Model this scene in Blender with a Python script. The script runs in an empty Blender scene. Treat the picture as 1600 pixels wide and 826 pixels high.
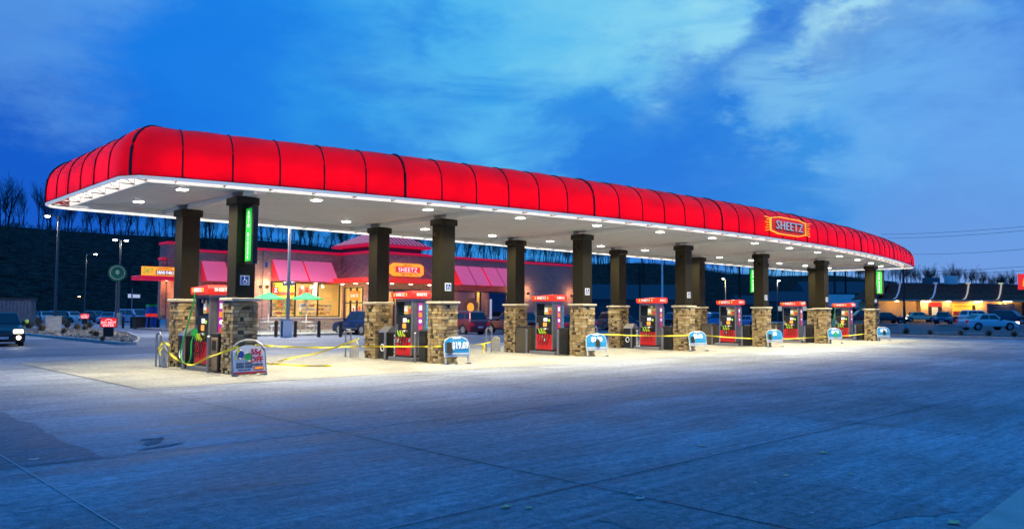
import bpy, bmesh, math, random
from mathutils import Vector, Matrix
R = math.radians
sc = bpy.context.scene
col = sc.collection
rnd = random.Random(7)

# ------------------------------------------------------------------ camera
F_PX = 1227.68; YAW = R(43.7306); PIT = R(3.4459); ROL = R(0.33)
CAM = Vector((-9.3595, -20.355, 1.7))
FW = Vector((math.cos(PIT)*math.sin(YAW), math.cos(PIT)*math.cos(YAW), math.sin(PIT)))
RT = Vector((math.cos(YAW), -math.sin(YAW), 0)); UPV = RT.cross(FW)
cr = RT*math.cos(ROL)+UPV*math.sin(ROL); cu = -RT*math.sin(ROL)+UPV*math.cos(ROL)
cam_d = bpy.data.cameras.new('camera'); cam = bpy.data.objects.new('camera', cam_d); col.objects.link(cam)
cam.matrix_world = Matrix(((cr.x, cu.x, -FW.x, CAM.x), (cr.y, cu.y, -FW.y, CAM.y), (cr.z, cu.z, -FW.z, CAM.z), (0, 0, 0, 1)))
cam_d.sensor_width = 36; cam_d.lens = 36*F_PX/1600; cam_d.clip_end = 6000; cam_d.clip_start = .1
sc.camera = cam

def ray(px, py): return (FW*F_PX + cr*(px-800) + cu*(413-py)).normalized()
def at(px, py, z=0):
    d = ray(px, py); return CAM + d*((z-CAM.z)/d.z)
def on_y(px, py, Y):
    d = ray(px, py); return CAM + d*((Y-CAM.y)/d.y)
def on_x(px, py, X):
    d = ray(px, py); return CAM + d*((X-CAM.x)/d.x)
def dep(px, D, z=0):
    d = ray(px, 488); f = Vector((math.sin(YAW), math.cos(YAW), 0)); p = CAM + d*(D/d.dot(f)); p.z = z; return p

# ------------------------------------------------------------------ world
def lin(c):
    return tuple(((v/255)/12.92 if v/255 <= .04045 else ((v/255+.055)/1.055)**2.4) for v in c)
W = bpy.data.worlds.new('World'); sc.world = W; W.use_nodes = True
nt = W.node_tree; nt.nodes.clear()
def N(t, **k):
    n = nt.nodes.new(t)
    for a, b in k.items(): setattr(n, a, b)
    return n
L = nt.links.new
def wmath(op, a, b=None, clamp=False):
    n = N('ShaderNodeMath', operation=op, use_clamp=clamp)
    for i, v in enumerate((a, b)):
        if v is None: continue
        if isinstance(v, (int, float)): n.inputs[i].default_value = v
        else: L(v, n.inputs[i])
    return n.outputs[0]
tc = N('ShaderNodeTexCoord'); vec = tc.outputs['Generated']
sep = N('ShaderNodeSeparateXYZ'); L(vec, sep.inputs[0]); zz = sep.outputs[2]
def wnoise(scale, stretch, detail, rough, off=0, dist=0.0):
    m = N('ShaderNodeMapping'); L(vec, m.inputs[0]); m.inputs['Scale'].default_value = stretch
    m.inputs['Location'].default_value = (off, off*.7, off*.3)
    n = N('ShaderNodeTexNoise'); L(m.outputs[0], n.inputs['Vector']); n.inputs['Scale'].default_value = scale
    n.inputs['Detail'].default_value = detail; n.inputs['Roughness'].default_value = rough
    n.inputs['Distortion'].default_value = dist
    return n.outputs['Fac']
def ramp(x, a, b):
    m = N('ShaderNodeMapRange', interpolation_type='SMOOTHSTEP'); L(x, m.inputs[0])
    m.inputs[1].default_value = a; m.inputs[2].default_value = b; return m.outputs[0]
def mix(f, a, b):
    m = N('ShaderNodeMix', data_type='RGBA')
    if isinstance(f, (int, float)): m.inputs[0].default_value = f
    else: L(f, m.inputs[0])
    for i, v in ((6, a), (7, b)):
        if isinstance(v, tuple): m.inputs[i].default_value = v+(1,)
        else: L(v, m.inputs[i])
    return m.outputs[2]
n1 = wnoise(3.0, (1, 1, 3.6), 8, .56, 3.1, .5); n2 = wnoise(5.5, (1, 1, 3.4), 8, .58, 8.3, .6)
n3 = wnoise(1.7, (1, 1, 2.0), 5, .5, 1.7, .5)
# the clear part of the sky from the horizon up, then cloud masses each in its own direction
wn_ = N('ShaderNodeTexNoise'); mpw = N('ShaderNodeMapping'); L(vec, mpw.inputs[0]); mpw.inputs['Scale'].default_value = (1, 1, 2.2); L(mpw.outputs[0], wn_.inputs['Vector'])
wn_.inputs['Scale'].default_value = 3.4; wn_.inputs['Detail'].default_value = 9; wn_.inputs['Roughness'].default_value = .62
ws = N('ShaderNodeVectorMath', operation='SUBTRACT'); L(wn_.outputs['Color'], ws.inputs[0]); ws.inputs[1].default_value = (.5, .5, .5)
wc = N('ShaderNodeVectorMath', operation='SCALE'); L(ws.outputs[0], wc.inputs[0]); wc.inputs['Scale'].default_value = .42
wa = N('ShaderNodeVectorMath', operation='ADD'); L(vec, wa.inputs[0]); L(wc.outputs[0], wa.inputs[1])
wnm = N('ShaderNodeVectorMath', operation='NORMALIZE'); L(wa.outputs[0], wnm.inputs[0]); wv = wnm.outputs[0]
def toward(px, py, a, b):
    d_ = ray(px, py); dp_ = N('ShaderNodeVectorMath', operation='DOT_PRODUCT'); L(wv, dp_.inputs[0]); dp_.inputs[1].default_value = d_
    return ramp(dp_.outputs['Value'], math.cos(R(b)), math.cos(R(a)))
c = mix(ramp(zz, 0.0, .40), lin((10, 84, 204)), lin((24, 128, 232)))
c = mix(wmath('MULTIPLY', toward(1150, 120, 14, 40), .55), c, lin((62, 160, 236)))
c = mix(wmath('MULTIPLY', ramp(n3, .42, .62), .4), c, lin((44, 148, 236)))
c = mix(wmath('MULTIPLY', wmath('MULTIPLY', ramp(n1, .45, .70), toward(1100, 100, 10, 38)), .5), c, lin((116, 190, 240)))
def blob(px, py, rad, colr, amt, nz=None, soft=1.0, a=.30, b=.66):
    global c
    d = ray(px, py)
    dp = N('ShaderNodeVectorMath', operation='DOT_PRODUCT'); nrm = N('ShaderNodeVectorMath', operation='NORMALIZE')
    L(wv, nrm.inputs[0]); L(nrm.outputs[0], dp.inputs[0]); dp.inputs[1].default_value = d
    f = ramp(dp.outputs['Value'], math.cos(R(rad)), math.cos(R(rad*.15)))
    if nz is not None: f = wmath('MULTIPLY', f, ramp(nz, a, b))
    c = mix(wmath('MULTIPLY', f, amt), c, lin(colr))
blob(-60, 330, 18, (8, 74, 196), .8)
blob(0, -50, 10, (104, 154, 232), .6, n3, a=.2, b=.5)
blob(330, 110, 10, (18, 112, 228), .7)
blob(560, 60, 8, (54, 148, 236), .5, n1)
blob(640, 190, 10, (22, 116, 224), .65, n1, a=.35, b=.6)
blob(850, 60, 15, (92, 182, 240), .8, n2, a=.28, b=.6)
blob(1080, -10, 10, (160, 212, 242), .9, n2, a=.2, b=.55)
blob(900, -30, 8, (128, 198, 240), .7, n1, a=.3, b=.6)
blob(1020, 190, 8, (30, 118, 222), .75, n2, a=.3, b=.55)
blob(1150, 180, 8, (34, 120, 222), .7, n1, a=.3, b=.55)
blob(1240, 70, 6, (24, 104, 214), .85, n1, a=.2, b=.6)
blob(1320, 60, 4, (180, 216, 240), .9, n2, a=.28, b=.58)
blob(1390, 44, 4.5, (180, 218, 242), .95, n1, a=.2, b=.55)
blob(1450, 14, 5.0, (170, 212, 242), .85, n2, a=.28, b=.6)
blob(1370, 112, 5, (36, 108, 214), .8, n2, a=.25, b=.5)
blob(1560, 60, 7, (44, 104, 212), .95, n1, a=.15, b=.5)
blob(1250, 132, 6, (138, 192, 240), .7, n2, a=.34, b=.62)
blob(1430, 175, 7, (122, 184, 242), .65, n2, a=.34, b=.62)
blob(1560, 180, 6, (112, 170, 238), .55, n1, a=.34, b=.62)
blob(1580, 310, 13, (104, 160, 238), .8, n3, a=.1, b=.5)
blob(1500, 420, 10, (88, 142, 224), .8)
blob(930, 255, 8, (34, 122, 226), .7, n1, a=.3, b=.55)
blob(800, 230, 7, (96, 176, 240), .6, n2, a=.4, b=.65)
blob(1050, 330, 8, (28, 108, 220), .6)
sky = N('ShaderNodeTexSky', sky_type='NISHITA'); sky.sun_disc = False
sky.sun_elevation = R(1.0); sky.sun_rotation = R(75)
bg1 = N('ShaderNodeBackground'); L(sky.outputs[0], bg1.inputs[0]); bg1.inputs[1].default_value = .003
tint = N('ShaderNodeVectorMath', operation='MULTIPLY'); L(c, tint.inputs[0]); tint.inputs[1].default_value = (.92, 1.10, 1.0)
bg2 = N('ShaderNodeBackground'); L(tint.outputs[0], bg2.inputs[0]); bg2.inputs[1].default_value = 1.0
ad = N('ShaderNodeAddShader'); L(bg1.outputs[0], ad.inputs[0]); L(bg2.outputs[0], ad.inputs[1])
wo = N('ShaderNodeOutputWorld'); L(ad.outputs[0], wo.inputs[0])

sun_d = bpy.data.lights.new('sun', 'SUN'); sun = bpy.data.objects.new('sun', sun_d); col.objects.link(sun)
sun_d.energy = .05; sun_d.angle = R(25); sun_d.color = (.55, .72, 1)
sun.rotation_euler = (R(50), 0, R(75))
sc.view_settings.view_transform = 'Standard'; sc.view_settings.look = 'None'
sc.view_settings.exposure = 0; sc.view_settings.gamma = 1; sc.view_settings.use_curve_mapping = False
sc.cycles.max_bounces = 6; sc.cycles.diffuse_bounces = 3; sc.cycles.use_denoising = True
sc.cycles.sample_clamp_indirect = 4; sc.cycles.use_light_tree = True
sc.cycles.caustics_reflective = False; sc.cycles.caustics_refractive = False

# ------------------------------------------------------------------ materials
def nodes(name):
    m = bpy.data.materials.new(name); m.use_nodes = True
    t = m.node_tree; return m, t, t.nodes['Principled BSDF']
def mat(name, c, rough=.6, metal=0, emit=0, ecol=None, vary=0, vscale=8, bump=0, spec=.5, stretch=(1, 1, 1), island=0):
    m, t, b = nodes(name)
    b.inputs['Roughness'].default_value = rough; b.inputs['Metallic'].default_value = metal
    b.inputs['Specular IOR Level'].default_value = spec
    b.inputs['Base Color'].default_value = tuple(c)+(1,)
    if emit:
        b.inputs['Emission Color'].default_value = tuple(ecol or c)+(1,); b.inputs['Emission Strength'].default_value = emit
    if vary or bump:
        tcn = t.nodes.new('ShaderNodeTexCoord'); mp = t.nodes.new('ShaderNodeMapping'); n = t.nodes.new('ShaderNodeTexNoise')
        t.links.new(tcn.outputs['Object'], mp.inputs[0]); mp.inputs['Scale'].default_value = stretch
        t.links.new(mp.outputs[0], n.inputs['Vector']); n.inputs['Scale'].default_value = vscale
        n.inputs['Detail'].default_value = 6; n.inputs['Roughness'].default_value = .6
        if vary:
            mr = t.nodes.new('ShaderNodeMapRange'); t.links.new(n.outputs['Fac'], mr.inputs[0])
            mr.inputs[1].default_value = .3; mr.inputs[2].default_value = .7
            mr.inputs[3].default_value = 1-vary; mr.inputs[4].default_value = 1+vary
            mx = t.nodes.new('ShaderNodeVectorMath'); mx.operation = 'SCALE'; mx.inputs[0].default_value = tuple(c)
            t.links.new(mr.outputs[0], mx.inputs['Scale']); t.links.new(mx.outputs[0], b.inputs['Base Color'])
        if bump:
            bp = t.nodes.new('ShaderNodeBump'); bp.inputs['Strength'].default_value = bump; bp.inputs['Distance'].default_value = .02
            t.links.new(n.outputs['Fac'], bp.inputs['Height']); t.links.new(bp.outputs[0], b.inputs['Normal'])
    return m
def island_mat(name, stops, rough=.85, nscale=18, bump=.6):
    m, t, b = nodes(name); b.inputs['Roughness'].default_value = rough
    g = t.nodes.new('ShaderNodeNewGeometry'); r = t.nodes.new('ShaderNodeValToRGB')
    el = r.color_ramp.elements; el[0].position = 0; el[0].color = stops[0]+(1,); el[1].position = 1; el[1].color = stops[-1]+(1,)
    for i, s in enumerate(stops[1:-1]): e = el.new((i+1)/(len(stops)-1)); e.color = s+(1,)
    t.links.new(g.outputs['Random Per Island'], r.inputs[0])
    tcn = t.nodes.new('ShaderNodeTexCoord'); n = t.nodes.new('ShaderNodeTexNoise'); t.links.new(tcn.outputs['Object'], n.inputs['Vector'])
    n.inputs['Scale'].default_value = nscale; n.inputs['Detail'].default_value = 5
    mr = t.nodes.new('ShaderNodeMapRange'); t.links.new(n.outputs['Fac'], mr.inputs[0]); mr.inputs[3].default_value = .55; mr.inputs[4].default_value = 1.45
    mx = t.nodes.new('ShaderNodeVectorMath'); mx.operation = 'SCALE'; t.links.new(r.outputs[0], mx.inputs[0]); t.links.new(mr.outputs[0], mx.inputs['Scale'])
    t.links.new(mx.outputs[0], b.inputs['Base Color'])
    bp = t.nodes.new('ShaderNodeBump'); bp.inputs['Strength'].default_value = bump; bp.inputs['Distance'].default_value = .01
    t.links.new(n.outputs['Fac'], bp.inputs['Height']); t.links.new(bp.outputs[0], b.inputs['Normal'])
    return m
def brick_mat(name, c1, c2, mortar, sc_=1.0, bump=.5):
    m, t, b = nodes(name); b.inputs['Roughness'].default_value = .85
    tcn = t.nodes.new('ShaderNodeTexCoord'); s = t.nodes.new('ShaderNodeSeparateXYZ'); t.links.new(tcn.outputs['Object'], s.inputs[0])
    a = t.nodes.new('ShaderNodeMath'); t.links.new(s.outputs[0], a.inputs[0]); t.links.new(s.outputs[1], a.inputs[1])
    cb = t.nodes.new('ShaderNodeCombineXYZ'); t.links.new(a.outputs[0], cb.inputs[0]); t.links.new(s.outputs[2], cb.inputs[1])
    br = t.nodes.new('ShaderNodeTexBrick'); t.links.new(cb.outputs[0], br.inputs['Vector'])
    br.inputs['Color1'].default_value = c1+(1,); br.inputs['Color2'].default_value = c2+(1,); br.inputs['Mortar'].default_value = mortar+(1,)
    br.inputs['Scale'].default_value = sc_; br.inputs['Brick Width'].default_value = .30; br.inputs['Row Height'].default_value = .10
    br.inputs['Mortar Size'].default_value = .010; br.inputs['Bias'].default_value = -.1
    # scattered pale glazed bricks
    wn = t.nodes.new('ShaderNodeTexNoise'); t.links.new(cb.outputs[0], wn.inputs['Vector']); wn.inputs['Scale'].default_value = 3.5; wn.inputs['Detail'].default_value = 4
    r = t.nodes.new('ShaderNodeMapRange'); t.links.new(wn.outputs['Fac'], r.inputs[0]); r.inputs[1].default_value = .62; r.inputs[2].default_value = .72
    mx = t.nodes.new('ShaderNodeMix'); mx.data_type = 'RGBA'; t.links.new(r.outputs[0], mx.inputs[0]); t.links.new(br.outputs['Color'], mx.inputs[6]); mx.inputs[7].default_value = (.62, .5, .5, 1)
    t.links.new(mx.outputs[2], b.inputs['Base Color'])
    bp = t.nodes.new('ShaderNodeBump'); bp.inputs['Strength'].default_value = bump; bp.inputs['Distance'].default_value = .01; bp.invert = True
    t.links.new(br.outputs['Fac'], bp.inputs['Height']); t.links.new(bp.outputs[0], b.inputs['Normal'])
    return m
def concrete(name, base, tint=.25, streak=(1, 1, 1), rough=.72, specks=True, sheen=.25):
    m, t, b = nodes(name)
    tcn = t.nodes.new('ShaderNodeTexCoord')
    def nz(scale, st, det, ro=.6, rot=0):
        mp = t.nodes.new('ShaderNodeMapping'); t.links.new(tcn.outputs['Object'], mp.inputs[0]); mp.inputs['Scale'].default_value = st; mp.inputs['Rotation'].default_value = (0, 0, rot)
        n = t.nodes.new('ShaderNodeTexNoise'); t.links.new(mp.outputs[0], n.inputs['Vector']); n.inputs['Scale'].default_value = scale
        n.inputs['Detail'].default_value = det; n.inputs['Roughness'].default_value = ro; return n.outputs['Fac']
    def rmp(x, a, b_, c_, d):
        r = t.nodes.new('ShaderNodeMapRange'); t.links.new(x, r.inputs[0])
        for i, v in enumerate((a, b_, c_, d)): r.inputs[i+1].default_value = v
        return r.outputs[0]
    def mul(a, b_):
        n = t.nodes.new('ShaderNodeMath'); n.operation = 'MULTIPLY'; t.links.new(a, n.inputs[0]); t.links.new(b_, n.inputs[1]); return n.outputs[0]
    big = nz(.12, (1, 1, 1), 4); mid = nz(.9, streak, 6, .65, R(-6)); fine = nz(9, (1, 1, 1), 9, .85); brush = nz(3.0, (.25, 3.0, 1), 6, .7, R(4))
    drip = nz(.35, (1, .5, 1), 5, .7)
    f = mul(mul(rmp(big, .40, .60, 1-tint, 1+tint), rmp(mid, .38, .62, 1-tint, 1+tint)), mul(rmp(fine, .40, .60, .66, 1.34), rmp(brush, .38, .62, .82, 1.18)))
    f = mul(f, rmp(nz(45, (1, 1, 1), 3, .7), .40, .60, .82, 1.18))
    f = mul(f, rmp(drip, .56, .66, 1, .74))
    cs = t.nodes.new('ShaderNodeVectorMath'); cs.operation = 'SCALE'; cs.inputs[0].default_value = base; t.links.new(f, cs.inputs['Scale'])
    out = cs.outputs[0]
    if specks:
        v = t.nodes.new('ShaderNodeTexVoronoi'); v.inputs['Scale'].default_value = 3.2; t.links.new(tcn.outputs['Object'], v.inputs['Vector'])
        sm = t.nodes.new('ShaderNodeMath'); sm.operation = 'LESS_THAN'; sm.inputs[1].default_value = .06; t.links.new(v.outputs['Distance'], sm.inputs[0])
        reg = rmp(nz(.5, (1, 1, 1), 3), .50, .58, 0, .7)
        ff = mul(sm.outputs[0], reg)
        mx = t.nodes.new('ShaderNodeMix'); mx.data_type = 'RGBA'; t.links.new(ff, mx.inputs[0]); t.links.new(out, mx.inputs[6]); mx.inputs[7].default_value = (.75, .76, .74, 1)
        out = mx.outputs[2]
    t.links.new(out, b.inputs['Base Color'])
    t.links.new(rmp(mid, .3, .7, rough-.14, rough+.14), b.inputs['Roughness'])
    b.inputs['Specular IOR Level'].default_value = sheen
    bp = t.nodes.new('ShaderNodeBump'); bp.inputs['Strength'].default_value = .35; bp.inputs['Distance'].default_value = .012
    t.links.new(fine, bp.inputs['Height']); t.links.new(bp.outputs[0], b.inputs['Normal'])
    return m
M = {}
M['concrete'] = concrete('concrete', (.275, .298, .345), .21, (.35, 1.6, 1))
M['slab'] = concrete('slab', (.35, .34, .30), .13, (.5, 1.3, 1), specks=False)
M['dark_pave'] = concrete('dark_pave', (.17, .185, .225), .14, (.4, 1.5, 1), specks=False)
M['patch'] = concrete('patch', (.225, .243, .28), .16, (.4, 1.5, 1))
M['asphalt'] = concrete('asphalt', (.09, .09, .10), .15, specks=False)
M['joint'] = mat('joint', (.03, .03, .035), .9)
M['joint_pale'] = mat('joint_pale', (.5, .5, .5), .8)
M['kerb'] = mat('kerb', (.42, .41, .39), .8, vary=.2, vscale=3, bump=.3)
M['stain'] = mat('stain', (.19, .20, .23), .95, vary=.3, vscale=3, spec=.05)
M['paint_white'] = mat('paint_white', (.75, .75, .74), .6, vary=.15, vscale=9)
M['red_fabric'] = mat('red_fabric', (.30, .003, .035), .34, emit=.93, ecol=(1, .0, .0), vary=.15, vscale=1.4, spec=.35, stretch=(1, 1, .5))
M['red_fabric_end'] = mat('red_fabric_end', (.40, .006, .075), .36, emit=.50, ecol=(1, .0, .004), vary=.15, vscale=1.4, spec=.3)
M['piping'] = mat('piping', (.05, .0, .01), .6)
M['soffit'] = mat('soffit', (.90, .88, .78), .55, vary=.03, vscale=1)
M['white'] = mat('white', (.78, .78, .77), .5)
M['white_trim_glow'] = mat('white_trim_glow', (.82, .82, .78), .5, emit=.34, ecol=(1, .98, .9))  # glow added to whiten the awning gap; rail and fascia are no lamps
M['strip'] = mat('strip', (.8, .8, .8), .5, emit=3.2, ecol=(1, .97, .88))
M['lamp_warm'] = mat('lamp_warm', (.8, .8, .7), .5, emit=22, ecol=(1, .95, .80))
M['column'] = mat('column', (.017, .014, .006), .42, metal=.0, vary=.1, vscale=4, spec=.22)
M['stone'] = island_mat('stone', [(.07, .045, .02), (.32, .22, .09), (.48, .36, .17), (.16, .11, .06), (.58, .46, .25), (.26, .16, .06), (.40, .32, .20), (.10, .07, .05)])
M['mortar'] = mat('mortar', (.05, .04, .03), .95)
M['cap'] = mat('cap', (.50, .45, .35), .8, vary=.15, vscale=6, bump=.3)
M['black'] = mat('black', (.012, .012, .013), .4)
M['black_matt'] = mat('black_matt', (.02, .02, .022), .75)
M['steel'] = mat('steel', (.42, .42, .43), .32, metal=.85, vary=.1, vscale=5)
M['steel_dark'] = mat('steel_dark', (.16, .16, .18), .4, metal=.6, vary=.2, vscale=3)
M['brown_panel'] = mat('brown_panel', (.09, .075, .05), .45, vary=.15)
M['bronze'] = mat('bronze', (.30, .20, .12), .45, vary=.25, vscale=4)
M['red'] = mat('red', (.62, .02, .02), .4)
M['red_lit'] = mat('red_lit', (.6, .02, .02), .45, emit=.55, ecol=(1, .04, .02))
M['red_door'] = mat('red_door', (.62, .018, .02), .4, emit=.12, ecol=(1, .01, .02))
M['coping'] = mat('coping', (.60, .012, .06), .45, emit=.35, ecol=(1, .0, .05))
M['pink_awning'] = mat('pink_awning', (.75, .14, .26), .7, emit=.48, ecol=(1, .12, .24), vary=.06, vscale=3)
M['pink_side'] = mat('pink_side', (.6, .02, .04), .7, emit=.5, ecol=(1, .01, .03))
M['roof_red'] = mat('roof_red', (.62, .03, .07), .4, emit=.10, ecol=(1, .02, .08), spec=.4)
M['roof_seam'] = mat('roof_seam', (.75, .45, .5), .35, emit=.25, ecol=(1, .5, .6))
M['brick'] = brick_mat('brick', (.46, .20, .15), (.27, .12, .10), (.46, .38, .34))
M['store_stone'] = island_mat('store_stone', [(.13, .10, .08), (.3, .24, .18), (.2, .17, .15), (.36, .3, .24)])
M['frame'] = mat('frame', (.025, .02, .018), .5)
M['roof_flat'] = mat('roof_flat', (.06, .07, .12), .7)
M['bark'] = mat('bark', (.016, .013, .012), .95)
hm, ht_, hb_ = nodes('hill'); hb_.inputs['Roughness'].default_value = 1; hb_.inputs['Specular IOR Level'].default_value = .05
tcn = ht_.nodes.new('ShaderNodeTexCoord'); hn = ht_.nodes.new('ShaderNodeTexNoise'); hn.inputs['Scale'].default_value = .42; hn.inputs['Detail'].default_value = 10; hn.inputs['Roughness'].default_value = .75
ht_.links.new(tcn.outputs['Object'], hn.inputs['Vector']); hr = ht_.nodes.new('ShaderNodeValToRGB'); ht_.links.new(hn.outputs['Fac'], hr.inputs[0])
hr.color_ramp.elements[0].position = .40; hr.color_ramp.elements[0].color = (.006, .004, .003, 1); hr.color_ramp.elements[1].position = .66; hr.color_ramp.elements[1].color = (.10, .06, .05, 1)
ht_.links.new(hr.outputs[0], hb_.inputs['Base Color']); M['hill'] = hm
M['brush'] = mat('brush', (.09, .06, .055), .95)
M['rock'] = island_mat('rock', [(.10, .09, .08), (.35, .3, .24), (.2, .18, .16), (.45, .38, .3)], nscale=6)
M['soil'] = mat('soil', (.10, .08, .06), .95, vary=.4, vscale=3, bump=.8)
M['leaf'] = mat('leaf', (.72, .56, .26), .8)
M['dry_grass'] = mat('dry_grass', (.17, .12, .07), .95)
M['yellow'] = mat('yellow', (.85, .72, .02), .45, emit=.06, ecol=(1, .9, .05))
M['green_hose'] = mat('green_hose', (.01, .28, .06), .4)
M['green_lit'] = mat('green_lit', (.02, .5, .05), .4, emit=.42, ecol=(.01, .85, .06))
M['white_lit'] = mat('white_lit', (.8, .8, .8), .4, emit=1.0, ecol=(1, 1, 1))
M['text_white'] = mat('text_white', (.85, .85, .85), .5, emit=.25, ecol=(1, 1, 1))
M['text_black'] = mat('text_black', (.01, .01, .01), .5)
M['text_red'] = mat('text_red', (.55, .0, .01), .5)
M['text_gold'] = mat('text_gold', (.85, .45, .03), .5, emit=.9, ecol=(1, .52, .04))
M['sign_orange'] = mat('sign_orange', (.8, .25, .02), .5, emit=1.2, ecol=(1, .34, .03))
M['sign_red_lit'] = mat('sign_red_lit', (.7, .02, .02), .5, emit=.8, ecol=(1, .03, .03))
M['blue_board'] = mat('blue_board', (.03, .30, .62), .4)
M['blue_ray'] = mat('blue_ray', (.10, .48, .82), .4)
M['navy'] = mat('navy', (.02, .07, .32), .4, emit=.1)
M['purple'] = mat('purple', (.30, .02, .32), .4, emit=.18, ecol=(.6, .02, .6))
M['orange'] = mat('orange', (.8, .25, .03), .4, emit=.2)
M['screen'] = mat('screen', (.7, .75, .8), .3, emit=1.0, ecol=(.8, .9, 1))
M['screen_or'] = mat('screen_or', (.8, .3, .05), .3, emit=1.0, ecol=(1, .3, .05))
M['lime'] = mat('lime', (.45, .75, .05), .4, emit=.3)
M['poster_yel'] = mat('poster_yel', (.6, .5, .12), .5, vary=.5, vscale=14)
M['green_pl'] = mat('green_pl', (.02, .4, .08), .4)
M['round_green'] = mat('round_green', (.01, .14, .06), .5)
M['umbrella'] = mat('umbrella', (.10, .62, .20), .7, emit=.15, ecol=(.2, 1, .3))
M['tyre'] = mat('tyre', (.012, .012, .012), .8)
M['rim'] = mat('rim', (.35, .36, .38), .35, metal=.7)
M['car_glass'] = mat('car_glass', (.012, .016, .024), .06, spec=.9)
M['head'] = mat('head', (.8, .8, .75), .2, emit=11, ecol=(1, .85, .6))
M['head_off'] = mat('head_off', (.5, .52, .55), .15, spec=.8)
M['tail'] = mat('tail', (.45, .01, .01), .25, emit=.15, ecol=(1, .02, .02))
M['plate'] = mat('plate', (.6, .62, .66), .5)
M['lamp_white'] = mat('lamp_white', (.8, .8, .8), .5, emit=45, ecol=(1, .95, .85))
M['lamp_sodium'] = mat('lamp_sodium', (.8, .7, .4), .5, emit=45, ecol=(1, .82, .42))
M['lamp_orange'] = mat('lamp_orange', (.8, .5, .2), .5, emit=35, ecol=(1, .55, .18))
M['pole'] = mat('pole', (.10, .095, .09), .45)
M['pole_grey'] = mat('pole_grey', (.30, .30, .31), .45)
M['ochre_wall'] = mat('ochre_wall', (.62, .44, .21), .75, vary=.1, vscale=3)
M['brown_roof'] = mat('brown_roof', (.27, .065, .045), .9, vary=.25, vscale=2, spec=.1)
M['cream_rib'] = mat('cream_rib', (.78, .70, .48), .5, emit=.35, ecol=(1, .88, .5))
M['pale_rib'] = mat('pale_rib', (.6, .66, .70), .5, emit=.12, ecol=(.7, .85, 1))
M['wire'] = mat('wire', (.02, .025, .04), .6)
M['room_wall'] = mat('room_wall', (.75, .55, .25), .8)
M['room_floor'] = mat('room_floor', (.4, .32, .22), .5)
M['col_yellow'] = mat('col_yellow', (.8, .62, .03), .6)
M['col_red'] = mat('col_red', (.65, .06, .03), .6)
M['col_green'] = mat('col_green', (.35, .55, .05), .6)
M['col_wood'] = mat('col_wood', (.45, .25, .1), .6)
M['shelf'] = island_mat('shelf', [(.6, .08, .04), (.75, .6, .1), (.7, .7, .65), (.1, .3, .5), (.6, .3, .08), (.15, .4, .1)], rough=.5, nscale=40, bump=0)
M['house_wall'] = mat('house_wall', (.06, .06, .07), .8)
M['house_roof'] = mat('house_roof', (.04, .045, .06), .7)
gm, gt, gb = nodes('glass'); gt.nodes.remove(gb)
g1 = gt.nodes.new('ShaderNodeBsdfTransparent'); g1.inputs[0].default_value = (.92, .94, .95, 1); g2 = gt.nodes.new('ShaderNodeBsdfGlossy'); g2.inputs['Roughness'].default_value = .03
gx = gt.nodes.new('ShaderNodeMixShader'); gx.inputs[0].default_value = .08
gt.links.new(g1.outputs[0], gx.inputs[1]); gt.links.new(g2.outputs[0], gx.inputs[2]); gt.links.new(gx.outputs[0], gt.nodes['Material Output'].inputs[0])
M['glass'] = gm
# dusk-dark glass of the unlit bay
M['glass_dim'] = mat('glass_dim', (.05, .03, .03), .08, spec=.7, emit=.04, ecol=(1, .4, .2))

def cloth(name, c_t, c_d):
    m, t, b = nodes(name); b.inputs['Base Color'].default_value = c_d+(1,); b.inputs['Roughness'].default_value = .38; b.inputs['Specular IOR Level'].default_value = .35
    tr_ = t.nodes.new('ShaderNodeBsdfTranslucent'); tcn = t.nodes.new('ShaderNodeTexCoord'); n = t.nodes.new('ShaderNodeTexNoise'); n.inputs['Scale'].default_value = .8; n.inputs['Detail'].default_value = 5
    t.links.new(tcn.outputs['Object'], n.inputs['Vector']); mr = t.nodes.new('ShaderNodeMapRange'); t.links.new(n.outputs['Fac'], mr.inputs[0])
    for i, v in enumerate((.35, .65, .70, 1.0)): mr.inputs[i+1].default_value = v
    sc2 = t.nodes.new('ShaderNodeVectorMath'); sc2.operation = 'SCALE'; sc2.inputs[0].default_value = c_t; t.links.new(mr.outputs[0], sc2.inputs['Scale']); t.links.new(sc2.outputs[0], tr_.inputs['Color'])
    mx = t.nodes.new('ShaderNodeMixShader'); mx.inputs[0].default_value = .55; t.links.new(b.outputs[0], mx.inputs[1]); t.links.new(tr_.outputs[0], mx.inputs[2])
    t.links.new(mx.outputs[0], t.nodes['Material Output'].inputs[0]); return m
M['red_fabric'] = cloth('red_fabric', (.98, .0, .004), (.45, .003, .030)); M['red_fabric_end'] = M['red_fabric']
M['tube'] = mat('tube', (.8, .8, .8), .5, emit=15, ecol=(1, .95, .84))
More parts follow.
